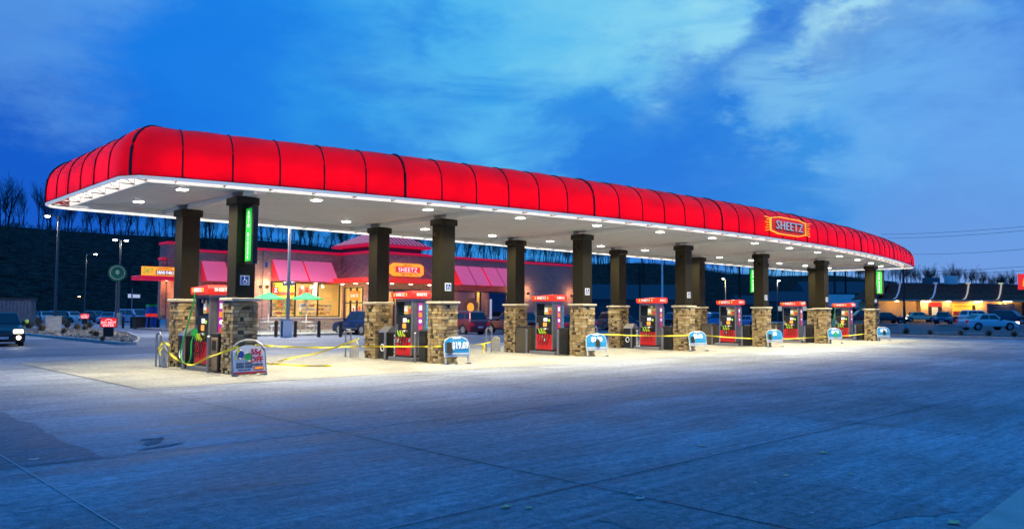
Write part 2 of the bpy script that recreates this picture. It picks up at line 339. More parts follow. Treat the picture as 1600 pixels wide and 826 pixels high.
# ------------------------------------------------------------------ builders
class MB:
    def __init__(s): s.v = []; s.f = []; s.T = Matrix()
    def add(s, vs, fs):
        o = len(s.v); s.v += [tuple(s.T @ Vector(v)) for v in vs]; s.f += [tuple(i+o for i in f) for f in fs]; return s
    def box(s, x0, x1, y0, y1, z0, z1):
        return s.add([(x0, y0, z0), (x1, y0, z0), (x1, y1, z0), (x0, y1, z0), (x0, y0, z1), (x1, y0, z1), (x1, y1, z1), (x0, y1, z1)],
                     [(3, 2, 1, 0), (4, 5, 6, 7), (0, 1, 5, 4), (1, 2, 6, 5), (2, 3, 7, 6), (3, 0, 4, 7)])
    def cbox(s, c_, d): return s.box(c_[0]-d[0]/2, c_[0]+d[0]/2, c_[1]-d[1]/2, c_[1]+d[1]/2, c_[2]-d[2]/2, c_[2]+d[2]/2)
    def prism(s, poly, a, b, ax='y'):
        n = len(poly)
        g = {'y': lambda p, t: (p[0], t, p[1]), 'x': lambda p, t: (t, p[0], p[1]), 'z': lambda p, t: (p[0], p[1], t)}[ax]
        vs = [g(p, a) for p in poly]+[g(p, b) for p in poly]
        return s.add(vs, [tuple(range(n))[::-1], tuple(range(n, 2*n))]+[(i, (i+1) % n, (i+1) % n+n, i+n) for i in range(n)])
    def tube(s, pts, r, n=6, r2=None, caps=True):
        pts = [Vector(p) for p in pts]; m = len(pts); vs = []
        for i, p in enumerate(pts):
            d = (pts[min(i+1, m-1)]-pts[max(i-1, 0)]).normalized()
            a = d.cross(Vector((0, 0, 1)) if abs(d.z) < .9 else Vector((1, 0, 0))).normalized(); b = d.cross(a)
            rr = r if r2 is None else r+(r2-r)*i/(m-1)
            vs += [p+(a*math.cos(2*math.pi*k/n)+b*math.sin(2*math.pi*k/n))*rr for k in range(n)]
        fs = [(i*n+k, i*n+(k+1) % n, (i+1)*n+(k+1) % n, (i+1)*n+k) for i in range(m-1) for k in range(n)]
        if caps: fs += [tuple(range(n))[::-1], tuple(range((m-1)*n, m*n))]
        return s.add(vs, fs)
    def lathe(s, prof, n=16, c_=(0, 0)):
        vs = [(c_[0]+r*math.cos(2*math.pi*k/n), c_[1]+r*math.sin(2*math.pi*k/n), z) for r, z in prof for k in range(n)]
        m = len(prof)
        return s.add(vs, [(i*n+k, i*n+(k+1) % n, (i+1)*n+(k+1) % n, (i+1)*n+k) for i in range(m-1) for k in range(n)]+[tuple(range(n))[::-1], tuple(range((m-1)*n, m*n))])
    def ball(s, c_, r, n=8, sq=(1, 1, 1), jit=0):
        vs = []; m = n//2+1
        for i in range(m):
            th = math.pi*i/(m-1)
            for k in range(n):
                j = 1+rnd.uniform(-jit, jit)
                vs.append((c_[0]+r*sq[0]*j*math.sin(th)*math.cos(2*math.pi*k/n), c_[1]+r*sq[1]*j*math.sin(th)*math.sin(2*math.pi*k/n), c_[2]+r*sq[2]*j*math.cos(th)))
        return s.add(vs, [(i*n+k, (i+1)*n+k, (i+1)*n+(k+1) % n, i*n+(k+1) % n) for i in range(m-1) for k in range(n)])
    def mesh(s, name):
        me = bpy.data.meshes.new(name); me.from_pydata(s.v, [], s.f); me.update(); return me
    def build(s, name, m, parent=None, bevel=0, smooth=False, seg=2):
        me = s.mesh(name); o = bpy.data.objects.new(name, me); col.objects.link(o)
        me.materials.append(M[m] if isinstance(m, str) else m)
        if smooth:
            for p in me.polygons: p.use_smooth = True
        if parent is not None: o.parent = parent
        if bevel:
            b = o.modifiers.new('bevel', 'BEVEL'); b.width = bevel; b.segments = seg; b.limit_method = 'ANGLE'; b.angle_limit = R(35)
        return o
def B(*a): return MB().box(*a)
def tag(o, label=None, cat=None, group=None, kind=None):
    if label: o['label'] = label
    if cat: o['category'] = cat
    if group: o['group'] = group
    if kind: o['kind'] = kind
    return o
def thing(name, label, cat, loc=(0, 0, 0), rz=0, group=None):
    o = bpy.data.objects.new(name, None); col.objects.link(o); o.location = loc; o.rotation_euler = (0, 0, rz)
    return tag(o, label, cat, group)
def copy_tree(o, parent=None):
    c_ = o.copy(); col.objects.link(c_)
    if parent is not None: c_.parent = parent
    for ch in list(o.children): copy_tree(ch, c_)
    return c_
def struct(name, mb, m, **k): return tag(mb.build(name, m, **k), kind='structure')
_tc = {}
def text(s, size, name, m, parent, loc, face='-y', ex=.006, bold=0.0, wide=1.0, line=.9, shear=0.0, space=1.0):
    """real lettering facing -y (or -x, +x, up), centred on loc"""
    cu_ = bpy.data.curves.new('txt', 'FONT'); cu_.body = s; cu_.size = size; cu_.align_x = 'CENTER'; cu_.align_y = 'CENTER'
    cu_.extrude = ex; cu_.offset = bold; cu_.space_line = line; cu_.resolution_u = 2; cu_.shear = shear; cu_.space_character = space
    t_ = bpy.data.objects.new('txt', cu_); col.objects.link(t_)
    dg = bpy.context.evaluated_depsgraph_get(); me = bpy.data.meshes.new_from_object(t_.evaluated_get(dg))
    bpy.data.objects.remove(t_); bpy.data.curves.remove(cu_)
    xs = [v.co.x for v in me.vertices]; ys = [v.co.y for v in me.vertices]
    cx, cy = (min(xs)+max(xs))/2, (min(ys)+max(ys))/2
    for v in me.vertices: v.co.x = (v.co.x-cx)*wide; v.co.y -= cy
    rot = Matrix.Rotation(R(90), 4, 'X')
    if face == '-x': rot = Matrix.Rotation(R(-90), 4, 'Z') @ rot
    if face == '+x': rot = Matrix.Rotation(R(90), 4, 'Z') @ rot
    me.transform(rot); me.name = name; me.materials.clear(); me.materials.append(M[m])
    o = bpy.data.objects.new(name, me); col.objects.link(o); o.location = loc
    if parent is not None: o.parent = parent
    return o
def lamp(kind, loc, energy, colr, name='lamp_light', size=.3, parent=None, spot=None, rot=None, spread=None):
    d = bpy.data.lights.new(name, kind); d.energy = energy; d.color = colr
    if kind == 'AREA':
        d.size = size
        if spread: d.spread = R(spread)
    else: d.shadow_soft_size = size
    if spot: d.spot_size = R(spot); d.spot_blend = .35 if spot > 150 else .6
    o = bpy.data.objects.new(name, d); col.objects.link(o); o.location = loc
    if rot: o.rotation_euler = rot
    if parent is not None: o.parent = parent
    return o

S = 6.9678          # column pitch
WR = 3.76           # the back row stands this far behind
HS = 4.87           # soffit height

# ------------------------------------------------------------------ ground
struct('ground', MB().add([(-900, -400, 0), (3200, -400, 0), (3200, 2600, 0), (-900, 2600, 0)], [(0, 1, 2, 3)]), 'concrete')
def sheet(name, poly, z, m): return struct(name, MB().add([(p[0], p[1], z) for p in poly], [tuple(range(len(poly)))]), m)
def wobble(a, b, n, amp):
    return [(a[0]+(b[0]-a[0])*i/n+(rnd.uniform(-amp, amp) if 0 < i < n else 0), a[1]+(b[1]-a[1])*i/n+(rnd.uniform(-amp, amp) if 0 < i < n else 0)) for i in range(n)]
sheet('forecourt_slab', [(-3.4, -2.6), (48.5, -2.6), (48.5, 8.2), (-3.4, 8.2)], .004, 'slab')
sheet('pavement', wobble((-6.4, -10.5), (-6.35, -3.6), 22, .07)+wobble((-6.6, -3.5), (-22, -2.9), 16, .12)+[(-30, -3), (-30, -10.4)]+wobble((-22, -10.45), (-6.4, -10.5), 24, .05), .004, 'dark_pave')
# darker lane of asphalt between the forecourt and the shop, and the street beyond
sheet('parking_lane', [(-60, 11.5), (62, 11.5), (62, 30), (-60, 30)], .0035, 'dark_pave')
jt = MB()
def joint(x0, y0, x1, y1, w, z=.009):
    d = Vector((x1-x0, y1-y0, 0)).normalized(); n_ = Vector((-d.y, d.x, 0))*w/2
    jt.add([(x0-n_.x, y0-n_.y, z), (x1-n_.x, y1-n_.y, z), (x1+n_.x, y1+n_.y, z), (x0+n_.x, y0+n_.y, z)], [(0, 1, 2, 3)])
for k in range(9): joint(-3.4+S*k*.93, -2.6, -3.4+S*k*.93, -19+k*1.2, .016)
joint(-3.4, -2.6, 48.5, -2.6, .02); joint(-3.4, -2.6, -3.4, 8.2, .03)
joint(-7.2, -10.55, 30, -10.5, .018); joint(-7.2, -15.2, 30, -15.0, .014); joint(-3.4, 2.8, 48.5, 2.8, .012)
for k in range(1, 8): joint(-3.4+S*k, -2.6, -3.4+S*k, 8.2, .012)
struct('pavement_joints', jt, 'joint')
jt = MB(); joint(-7.25, -20, -7.25, 9, .014); struct('pavement_joint', jt, 'joint_pale')
# tar stain left of the middle, long dark tyre arcs at the right
def stain(cx, cy, rx, ry, n=26, rot=0, z=.0085):
    ps = []
    for i in range(n):
        a = 2*math.pi*i/n; r_ = 1+rnd.uniform(-.35, .35); x = rx*r_*math.cos(a); y = ry*r_*math.sin(a)
        ps.append((cx+x*math.cos(rot)-y*math.sin(rot), cy+x*math.sin(rot)+y*math.cos(rot)))
    return ps
for k, (pts) in enumerate((((930, 812), (1180, 742), (1420, 776), (1500, 800), (1300, 826), (1050, 840)), ((640, 640), (1000, 600), (1330, 585), (1340, 600), (1020, 622), (700, 662)))):
    w_ = [at(*q) for q in pts]; pl_ = []
    for a_, b_ in zip(w_, w_[1:]+w_[:1]): pl_ += wobble((a_.x, a_.y), (b_.x, b_.y), 9, .05+.1*k)
    sheet('pavement_patch', pl_, .0045+k*.0005, 'patch')
st = MB()
for px, py, rx, ry, ro in ((240, 690, .30, .09, .9), (254, 697, .28, .07, .3), (234, 686, .16, .05, 0)):
    p = at(px, py); ps = stain(p.x, p.y, rx, ry, rot=ro); st.add([(a, b, .0085) for a, b in ps], [tuple(range(len(ps)))])
tag(st.build('tar_stain', 'stain'), 'dark tar stain on the open concrete in the left foreground', 'stain')
ar = MB()
for k, r0 in enumerate((7.2, 7.55)):
    c0 = Vector((44, -9.5, 0)); pts = [c0+Vector((math.cos(a)*r0*1.5, math.sin(a)*r0, 0)) for a in [R(60+i*7) for i in range(18)]]
    for i in range(17):
        a, b = pts[i], pts[i+1]; d = (b-a).normalized(); n_ = Vector((-d.y, d.x, 0))*.05
        ar.add([tuple(a-n_)[:2]+(.010+k*.001,), tuple(b-n_)[:2]+(.010+k*.001,), tuple(b+n_)[:2]+(.010+k*.001,), tuple(a+n_)[:2]+(.010+k*.001,)], [(0, 1, 2, 3)])
tag(ar.build('tyre_mark', 'stain'), 'curved dark tyre marks on the concrete before the far end of the canopy', 'tyre mark')
# kerb cutting the bottom right corner with soil behind
k0, k1 = at(1500, 842), at(1640, 735)
d = (k1-k0).normalized(); n_ = Vector((d.y, -d.x, 0))
if n_.dot(Vector((1, -1, 0))) < 0: n_ = -n_
a, b = k0-d*3, k1+d*40
kb = MB(); w = .34
vs = [a, b, b+n_*w, a+n_*w]; kb.add([(v.x, v.y, -.02) for v in vs]+[(v.x, v.y, .05 if i < 2 else .06) for i, v in enumerate(vs)], [(0, 1, 2, 3), (4, 5, 6, 7), (0, 1, 5, 4), (1, 2, 6, 5), (2, 3, 7, 6), (3, 0, 4, 7)])
struct('kerb', kb, 'kerb', bevel=.015)
vs = [a+n_*w, b+n_*w, b+n_*8, a+n_*8]; struct('verge', MB().add([(v.x, v.y, .055) for v in vs], [(0, 1, 2, 3)]), 'soil')
# leaves and litter
for i, (px, py, s_) in enumerate(((790, 793, .05), (826, 795, .035), (1000, 780, .05), (1097, 697, .055), (1286, 708, .06), (53, 719, .045), (1268, 728, .03), (1490, 818, .06), (641, 806, .03), (1228, 744, .04), (1330, 742, .035), (986, 771, .03))):
    p = at(px, py); lf = MB(); n_p = 9; rot = rnd.uniform(0, 6)
    pts = [((s_*(1 if j % 2 else .55))*math.cos(2*math.pi*j/n_p+rot)*1.6, (s_*(1 if j % 2 else .55))*math.sin(2*math.pi*j/n_p+rot), .006*(j % 2)) for j in range(n_p)]
    lf.add([(x, y, z+.016) for x, y, z in pts]+[(0, 0, .020)], [(j, (j+1) % n_p, n_p) for j in range(n_p)])
    o = lf.build('fallen_leaf', ('leaf', 'leaf', 'joint_pale')[i % 3] if i != 5 else 'paint_white'); o.location = (p.x, p.y, 0)
    tag(o, 'small pale dry leaf lying on the open concrete foreground', 'leaf', 'leaves scattered on the concrete')
# painted bay lines by the shop
ln = MB()
for k in range(8): ln.box(21.4+k*3.3, 21.5+k*3.3, 22.5, 28, .006, .012)
ln.box(-4, 14, 18.0, 18.12, .006, .012).box(0, 14, 19.6, 19.7, .006, .012)
struct('bay_lines', ln, 'paint_white')
# walkway before the shop
struct('pavement_walk', B(14.6, 56, 28.6, 52, 0, .13), 'slab', bevel=.03)

# ------------------------------------------------------------------ canopy
FP = [(-2.7, -1.12), (-1.33, -1.45), (1.48, -2.14), (5.11, -2.94), (6.97, -3.27), (9.46, -3.64), (12.58, -3.86), (15.53, -4.02), (18.94, -4.14), (22.4, -4.17), (25.8, -4.07), (32.83, -3.57), (38.25, -2.86), (46.4, -1.55)]
def front_y(x):
    # smooth arc through the measured points
    a = 21.6; return -4.17 + 3.1*((a-x)/24.3)**2 * (1 if x < a else 1.0)
def outline():
    pts = []
    # left side from the back to the front, rounded corner, front arc, rounded corner, right side, rounded corner, back
    XL, XR, YB = -3.3, 47.5, 6.85; rc = .7
    def arc(cx, cy, a0, a1, r, n): return [(cx+r*math.cos(R(a0+(a1-a0)*i/n)), cy+r*math.sin(R(a0+(a1-a0)*i/n))) for i in range(n+1)]
    yl = front_y(XL+rc)+.0; yr = front_y(XR-rc)
    pts += [(XL, YB-rc)]
    m_ = 40
    for i in range(1, m_): pts.append((XL, YB-rc+(yl+rc-(YB-rc))*i/m_))
    pts += arc(XL+rc, yl+rc, 180, 255, rc, 8)
    x0 = pts[-1][0]+.05
    for i in range(240): x = x0+(XR-rc-x0)*i/239; pts.append((x, front_y(x)))
    pts += arc(XR-rc, yr+rc, -75, 0, rc, 8)
    for i in range(1, m_): pts.append((XR, yr+rc+(YB-rc-yr-rc)*i/m_))
    pts += arc(XR-rc, YB-rc, 0, 90, rc, 8)
    for i in range(1, 150): pts.append((XR-rc-(XR-XL-2*rc)*i/150, YB))
    pts += arc(XL+rc, YB-rc, 90, 170, rc, 8)
    return pts
OUT = outline()
cum = [0]
for i in range(len(OUT)): cum.append(cum[-1]+math.dist(OUT[i], OUT[(i+1) % len(OUT)]))
LEN = cum[-1]
def opt(s):
    s %= LEN
    import bisect
    i = min(bisect.bisect_right(cum, s)-1, len(OUT)-1); f = (s-cum[i])/(cum[i+1]-cum[i]); a, b = OUT[i], OUT[(i+1) % len(OUT)]
    return Vector((a[0]+(b[0]-a[0])*f, a[1]+(b[1]-a[1])*f, 0))
def nrm(s):
    d = (opt(s+.22)-opt(s-.22)).normalized(); return Vector((-d.y, d.x, 0))   # inward
canopy = thing('fuel_canopy', 'long fuel station canopy with glowing red barrel awning on stone based columns', 'canopy', (0, 0, 0))
ZB, AW_H, AW_IN = 4.87, 1.36, 1.0
prof = [(0, 0), (0, .18), (.0, .36), (.015, .52)]
for i in range(1, 9):
    a = R(90*i/8); prof.append((.015+(AW_IN-.015)*(1-math.cos(a)), .52+(AW_H-.52)*math.sin(a)))
PAN = 1.16
npan = round(LEN/PAN)
# rib stations: ribs start at the back left corner and run round
def aw_pt(s, j, off):
    p = opt(s); n_ = nrm(s); i_, h = prof[j]
    k = min(j+1, len(prof)-1); k0 = max(j-1, 0); tx, th = prof[k][0]-prof[k0][0], prof[k][1]-prof[k0][1]; l = math.hypot(tx, th) or 1
    nx, nh = -th/l, tx/l      # outward normal of the profile in (inward, up)
    return Vector((p.x, p.y, ZB))+n_*(i_+nx*off)+Vector((0, 0, h+nh*off))
PS = LEN/npan
back_mb = MB(); ribs = MB()
for q in range(npan):
    s0 = q*PS; n_s = 8; mid = opt(s0+PS/2)
    isback = mid.y > 6.0 and mid.x > -2.6
    mb = back_mb if isback else MB()
    vs = []; amp = rnd.uniform(.010, .032)
    for i in range(n_s+1):
        u = i/n_s
        for j in range(len(prof)): vs.append(aw_pt(s0+PS*u, j, amp*math.sin(math.pi*u)))
    m_ = len(prof); fs = [(i*m_+j, (i+1)*m_+j, (i+1)*m_+j+1, i*m_+j+1) for i in range(n_s) for j in range(m_-1)]
    mb.add(vs, fs)
    if not isback:
        end = mid.x < -3.0 or mid.x > 46.9
        mb.build('awning_panel', 'red_fabric_end' if end else 'red_fabric', canopy, smooth=True)
    rr = .022 if q % 6 else .040
    (ribs if isback else MB()).tube([aw_pt(s0, j, .006) for j in range(len(prof))], rr, 5) if isback else MB().tube([aw_pt(s0, j, .006) for j in range(len(prof))], rr, 5).build('awning_rib', 'piping', canopy)
back_mb.build('awning_panel', 'red_fabric', canopy, smooth=True)
ribs.build('awning_rib', 'piping', canopy)
def ring(i0, i1, z0, z1, ds=.6):
    mb = MB(); n_ = int(LEN/ds); vs = []
    for q in range(n_):
        s0 = LEN*q/n_; p = opt(s0); m_ = nrm(s0)
        for i_, z in ((i0, z0), (i1, z0), (i1, z1), (i0, z1)): vs.append((p.x+m_.x*i_, p.y+m_.y*i_, z))
    return mb.add(vs, [(q*4+k, ((q+1) % n_)*4+k, ((q+1) % n_)*4+(k+1) % 4, q*4+(k+1) % 4) for q in range(n_) for k in range(4)])
GAP = .62
ring(-.02, .05, ZB-.075, ZB-.002).build('trim_rail', 'white_trim_glow', canopy)
ring(.02, .055, ZB, ZB+.05).build('dark_edge', 'piping', canopy)
ring(GAP, GAP+.05, ZB-.06, ZB+.9).build('inner_fascia', 'white_trim_glow', canopy)
tb = [opt(LEN*q/160)+nrm(LEN*q/160)*.34+Vector((0, 0, ZB+.30)) for q in range(161)]
MB().tube(tb, .035, 6, caps=False).build('light_tube', 'tube', canopy)
n_ = int(LEN/1.15)
for q in range(n_):
    s0 = LEN*q/n_; p = opt(s0); m_ = nrm(s0); a = Vector((p.x, p.y, ZB-.03))+m_*.05; b = Vector((p.x, p.y, ZB-.03))+m_*GAP
    tr = MB().tube([a, b], .016, 4).tube([a+Vector((0, 0, .3)), b], .012, 4).tube([b, b+Vector((0, 0, .5))], .016, 4)
    if q < 95: tr.build('bracing', 'steel', canopy)
# soffit of long narrow pans
def inset(x):
    return front_y(x)+GAP+.06
xs = [-3.3+GAP+.03+(47.5-GAP-.03+3.3-GAP-.03)*i/60 for i in range(61)]
sf = MB(); sf.add([(x, inset(min(max(x, -2.7), 46.9)), HS) for x in xs]+[(x, 6.85-GAP-.06, HS) for x in xs], [(i, i+1, 61+i+1, 61+i) for i in range(60)])
sf.build('soffit', 'soffit', canopy)
sp = MB(); y = -3.3
while y < 6.0:
    xa = [x for x in xs if inset(min(max(x, -2.7), 46.9)) < y-.05]
    if len(xa) > 1: sp.box(xa[0]+.1, xa[-1]-.1, y, y+.012, HS-.008, HS-.001)
    y += .42
sp.build('pan_seam', mat('seam', (.50, .50, .48), .5), canopy)
top = MB(); xs2 = [x for x in xs if -2.2 < x < 46.4]; nn = len(xs2)
top.add([(x, front_y(x)+1.0, ZB+AW_H-.05) for x in xs2]+[(x, 5.85, ZB+AW_H-.05) for x in xs2], [(i, i+1, nn+i+1, nn+i) for i in range(nn-1)])
top.build('roof_deck', 'roof_flat', canopy)
bm_ = MB()
for n in range(7):
    bm_.box(n*S-.16, n*S+.16, inset(n*S)+.02, -.32, HS-.13, HS-.003).box(n*S-.16, n*S+.16, .32, WR-.32, HS-.13, HS-.003).box(n*S-.16, n*S+.16, WR+.32, 5.3, HS-.13, HS-.003)
bm_.box(-2.3, 46.6, 5.3, 5.55, HS-.13, HS-.003)
bm_.build('gutter_beam', 'soffit', canopy)
# soffit lights
LX = [-1.5+3.4839*k for k in range(14)]
for k, x in enumerate(LX):
    for row in range(2):
        y = 3.62 if row else front_y(x)+1.72
        f = B(x-.14, x+.14, y-.14, y+.14, HS-.03, HS-.002).build('soffit_light', 'white', canopy)
        B(x-.11, x+.11, y-.11, y+.11, HS-.05, HS-.031).build('lens', 'lamp_warm', f)
        lamp('AREA', (x, y, HS-.10), 165 if row else 240, (1, .89, .60), size=.30, spread=150, parent=canopy)
# columns: part of the canopy, two stone variants shared
def stone_mb(seed):
    r = random.Random(seed); mb = MB(); h = .35; z = .0
    while z < 1.90:
        rh = min(r.uniform(.055, .12), 1.93-z)
        for side in range(4):
            u = -h
            while u < h-.01:
                w_ = min(r.uniform(.08, .30), h-u)
                if h-u-w_ < .06: w_ = h-u
                pr = r.uniform(-.03, .03)
                a0, a1, b0, b1 = u+.004, u+w_-.004, h-.14, h-.015+pr
                T = Matrix.Rotation(R(90*side), 4, 'Z')
                mb.T = T; j = lambda: r.uniform(-.006, .006)
                mb.add([(a0+j(), -b1+j(), z+.005), (a1+j(), -b1+j(), z+.005), (a1, -b0, z+.005), (a0, -b0, z+.005), (a0+j(), -b1+j(), z+rh-.005), (a1+j(), -b1+j(), z+rh-.005), (a1, -b0, z+rh-.005), (a0, -b0, z+rh-.005)],
                       [(3, 2, 1, 0), (4, 5, 6, 7), (0, 1, 5, 4), (1, 2, 6, 5), (2, 3, 7, 6), (3, 0, 4, 7)])
                u += w_
        z += rh
    mb.T = Matrix(); return mb
var = []
for sd in range(3):
    e = B(-.27, .27, -.27, .27, 2.035, HS-.12).build('column', 'column', canopy, bevel=.012)
    stone_mb(sd).build('stone_base', 'stone', e)
    B(-.318, .318, -.318, .318, 0, 1.93).build('mortar_core', 'mortar', e)
    B(-.41, .41, -.41, .41, 1.945, 2.03).build('stone_cap', 'cap', e, bevel=.02)
    B(-.325, .325, -.325, .325, HS-.34, HS-.14).build('collar', 'column', e, bevel=.01)
    if sd == 1: MB().box(-.30, -.27, -.06, .06, 4.1, 4.34).prism([(-.30, 4.14), (-.43, 4.22), (-.30, 4.30)], -.06, .06).build('light_shroud', 'column', e)
    var.append(e)
used = set()
for n in range(7):
    for row in range(2):
        sd = [0, 1, 1, 1, 1, 1, 0][n] if row == 0 else (2 if n % 2 else 0)
        e = var[sd] if sd not in used else copy_tree(var[sd], canopy)
        used.add(sd); e.location = (n*S, row*WR, 0)
        if row == 1 and n in (3, 5): e.rotation_euler = (0, 0, R(180))
# lettered sign on the awning
sx, sy, sz = 22.5, front_y(22.5)-.09, 5.42
sg = MB()
def frame_path(pts, t, y0, y1, mb):
    for i in range(len(pts)):
        a, b = Vector(pts[i]), Vector(pts[(i+1) % len(pts)]); d = (b-a).normalized(); n2 = Vector((-d.y, d.x))*t/2; a2, b2 = a-d*t*.4, b+d*t*.4
        mb.prism([tuple(a2-n2), tuple(b2-n2), tuple(b2+n2), tuple(a2+n2)], y0, y1)
hexa = [(-1.72, .30), (-1.0, .40), (1.0, .40), (1.72, .30), (1.72, -.30), (1.0, -.42), (-1.0, -.42), (-1.72, -.30)]
back = MB().prism(hexa[::-1], .0, .05).build('sign_face', 'red_lit', canopy); back.location = (sx, sy, sz); back.scale = (.9, 1, .86)
fr = MB(); frame_path(hexa, .045, -.03, .04, fr); f_ = fr.build('sign_border', 'text_gold', back)
ry = MB()
for s_ in (-1, 1):
    for i in range(6):
        z0 = .27-i*.108; ln_ = .34+.10*((i+1) % 2)+(.08 if i in (0, 5) else 0)
        ry.prism([(s_*1.76, z0-.014), (s_*(1.76+ln_), z0+(z0*.25)-.014), (s_*(1.76+ln_), z0+(z0*.25)+.014), (s_*1.76, z0+.014)], -.02, .02)
ry.build('sign_rays', 'text_gold', back)
text('SHEETZ', .60, 'sign_letters', 'text_black', back, (.04, -.035, -.045), ex=.02, bold=.012, wide=1.15, space=1.16)
text('SHEETZ', .60, 'sign_letters', 'text_white', back, (0, -.07, 0), ex=.02, bold=-.002, wide=1.15, space=1.16)

# ------------------------------------------------------------------ pumps
def make_pump():
    t = thing('fuel_pump', '', 'fuel pump')
    B(-.42, .42, -.72, .72, 0, .13).build('plinth', 'steel', t, bevel=.02)
    B(-.29, .29, -.46, .46, .13, .20).build('foot', 'black', t)
    # corner posts and roof frame
    fr_ = MB()
    for x in (-.29, .25):
        for y in (-.475, .435): fr_.box(x, x+.04, y, y+.04, .20, 2.12)
    fr_.box(-.27, .27, -.46, .46, 2.06, 2.12).box(-.30, .30, -.30, -.26, .2, 2.1) if False else fr_.box(-.27, .27, -.46, .46, 2.06, 2.12)
    fr_.build('frame', 'steel', t)
    B(-.285, .285, -.47, -.445, .22, 2.05).build('side_panel', 'steel_dark', t)
    B(-.285, .285, .445, .47, .22, 2.05).build('side_panel', 'steel_dark', t)
    B(-.20, .20, -.44, .44, 1.52, 2.05).build('upper_core', 'steel_dark', t)
    B(-.24, -.205, .05, .42, 1.56, 2.02).build('window', 'car_glass', t)
    p_ = B(-.24, -.205, -.42, .03, 1.60, 1.90).build('poster', 'poster_yel', t)
    MB().box(-.25, -.241, -.40, -.22, 1.62, 1.78).build('poster_square', 'col_red', p_)
    MB().box(-.25, -.241, -.16, .0, 1.70, 1.88).build('poster_square', 'text_white', p_)
    B(-.28, .28, -.44, .44, .80, 1.52).build('console', 'black', t, bevel=.015)
    B(-.29, -.281, -.18, .02, 1.33, 1.46).build('screen', 'screen', t)
    B(-.29, -.281, -.15, .05, 1.12, 1.28).build('screen', 'screen_or', t)
    MB().ball((-.29, -.28, 1.36), .06, 10, (.3, 1, 1)).build('round_sticker', 'lime', t)
    B(-.30, -.281, .32, .43, 1.02, 1.26).build('card_reader', 'steel', t)
    for i, (y, m_) in enumerate(((.16, 'steel'), (.04, 'steel'), (-.08, 'text_white'), (-.20, 'steel'))):
        B(-.30, -.281, y-.045, y+.045, .99, 1.06).build('grade_button', m_, t)
    for i, (y, m_) in enumerate(((.20, 'lime'), (.06, 'lime'), (-.08, 'yellow'), (-.25, 'black_matt'))):
        nz_ = MB().tube([(-.29, y, .86), (-.36, y, .93), (-.39, y, 1.03)], .022, 6).box(-.35, -.29, y-.04, y+.04, .83, .90)
        nz_.build('nozzle', m_, t)
        hp = [(-.36, y, .88), (-.46, y-.03, .6), (-.44, y-.05, .36), (-.36, y-.06, .52), (-.30, y-.06, .78)]
        MB().tube(hp, .014, 6).build('hose', 'black', t)
    rd = MB()
    for i in range(11):
        y0 = -.43+i*.078; rd.box(-.285, .285, y0+.006, y0+.072, .20, .79)
    rd.box(-.275, .275, -.44, .44, .2, .80); rd.build('lower_door', 'red_door', t)
    v = MB().prism([(-.62, 2.14), (.56, 2.14), (.60, 2.26), (.60, 2.34), (-.60, 2.40), (-.66, 2.30)], -.40, .40, 'x')
    v.build('valance', 'red_lit', t, bevel=.02)
    B(-.415, -.402, -.34, .38, 2.19, 2.33).build('valance_badge', 'red', t)
    text('SHEETZ', .15, 'valance_lettering', 'text_white', t, (-.42, .02, 2.265), '-x', bold=.004)
    text('SHEETZ', .13, 'valance_lettering', 'text_white', t, (.0, -.655, 2.27), '-y', bold=.004)
    for s_ in (-1, 1): MB().prism([(.02+s_*.33, 2.21), (.02+s_*.38, 2.21), (.02+s_*.38, 2.32), (.02+s_*.33, 2.32)], -.425, -.416, 'x').build('valance_mark', 'text_gold', t)
    bn = B(-.03, .15, -.495, -.478, 1.02, 1.98).build('banner', 'purple', t)
    B(-.01, .13, -.503, -.496, 1.50, 1.66).build('banner_square', 'orange', bn); B(.0, .12, -.503, -.496, 1.74, 1.90).build('banner_square', 'text_white', bn)
    MB().ball((.06, -.5, 1.36), .07, 10, (1, .15, 1)).build('banner_disc', 'text_white', bn); B(.0, .12, -.503, -.496, 1.06, 1.22).build('banner_square', 'col_red', bn)
    rk = B(.33, .37, -.44, -.14, 1.05, 2.0).build('bottle_rack', 'steel', t)
    bt = MB()
    for i in range(6):
        for j in range(2): bt.lathe([(.04, 1.08+i*.15), (.055, 1.10+i*.15), (.05, 1.19+i*.15), (.02, 1.22+i*.15)], 8, (.42, -.37+j*.14))
    bt.build('bottles', 'blue_ray', rk)
    return t
PUMP_L = ['red topped fuel pump at the near end of the canopy beside the green hose',
          'red topped fuel pump of the second island behind the blue price board for 19.69',
          'red topped fuel pump of the third island, in front of the brick end wall',
          'red topped fuel pump at the middle island of the canopy',
          'red topped fuel pump third from the far right end of the canopy',
          'red topped fuel pump second from the far right end, left of paired columns',
          'red topped fuel pump of the last island at the far right end']
pump0 = make_pump()
for n in range(7):
    o = pump0 if n == 0 else copy_tree(pump0)
    o.location = (n*S, 1.80, 0); tag(o, PUMP_L[n], 'fuel pump', 'fuel pumps on the islands')
rs = random.Random(12)
for o in [q for q in bpy.data.objects if q.name.startswith('fuel_pump') and q.parent is None]:
    for k in range(3):
        y, z = rs.uniform(-.36, .34), rs.choice((.68, 1.40, 1.1, 1.94, .58))+rs.uniform(-.04, .04); w_ = rs.uniform(.03, .07)
        B(-.302, -.295, y-w_, y+w_, z-w_*rs.uniform(.5, 1.2), z+w_).build('sticker', rs.choice(('text_white', 'yellow', 'col_red', 'blue_ray', 'cap')), o)
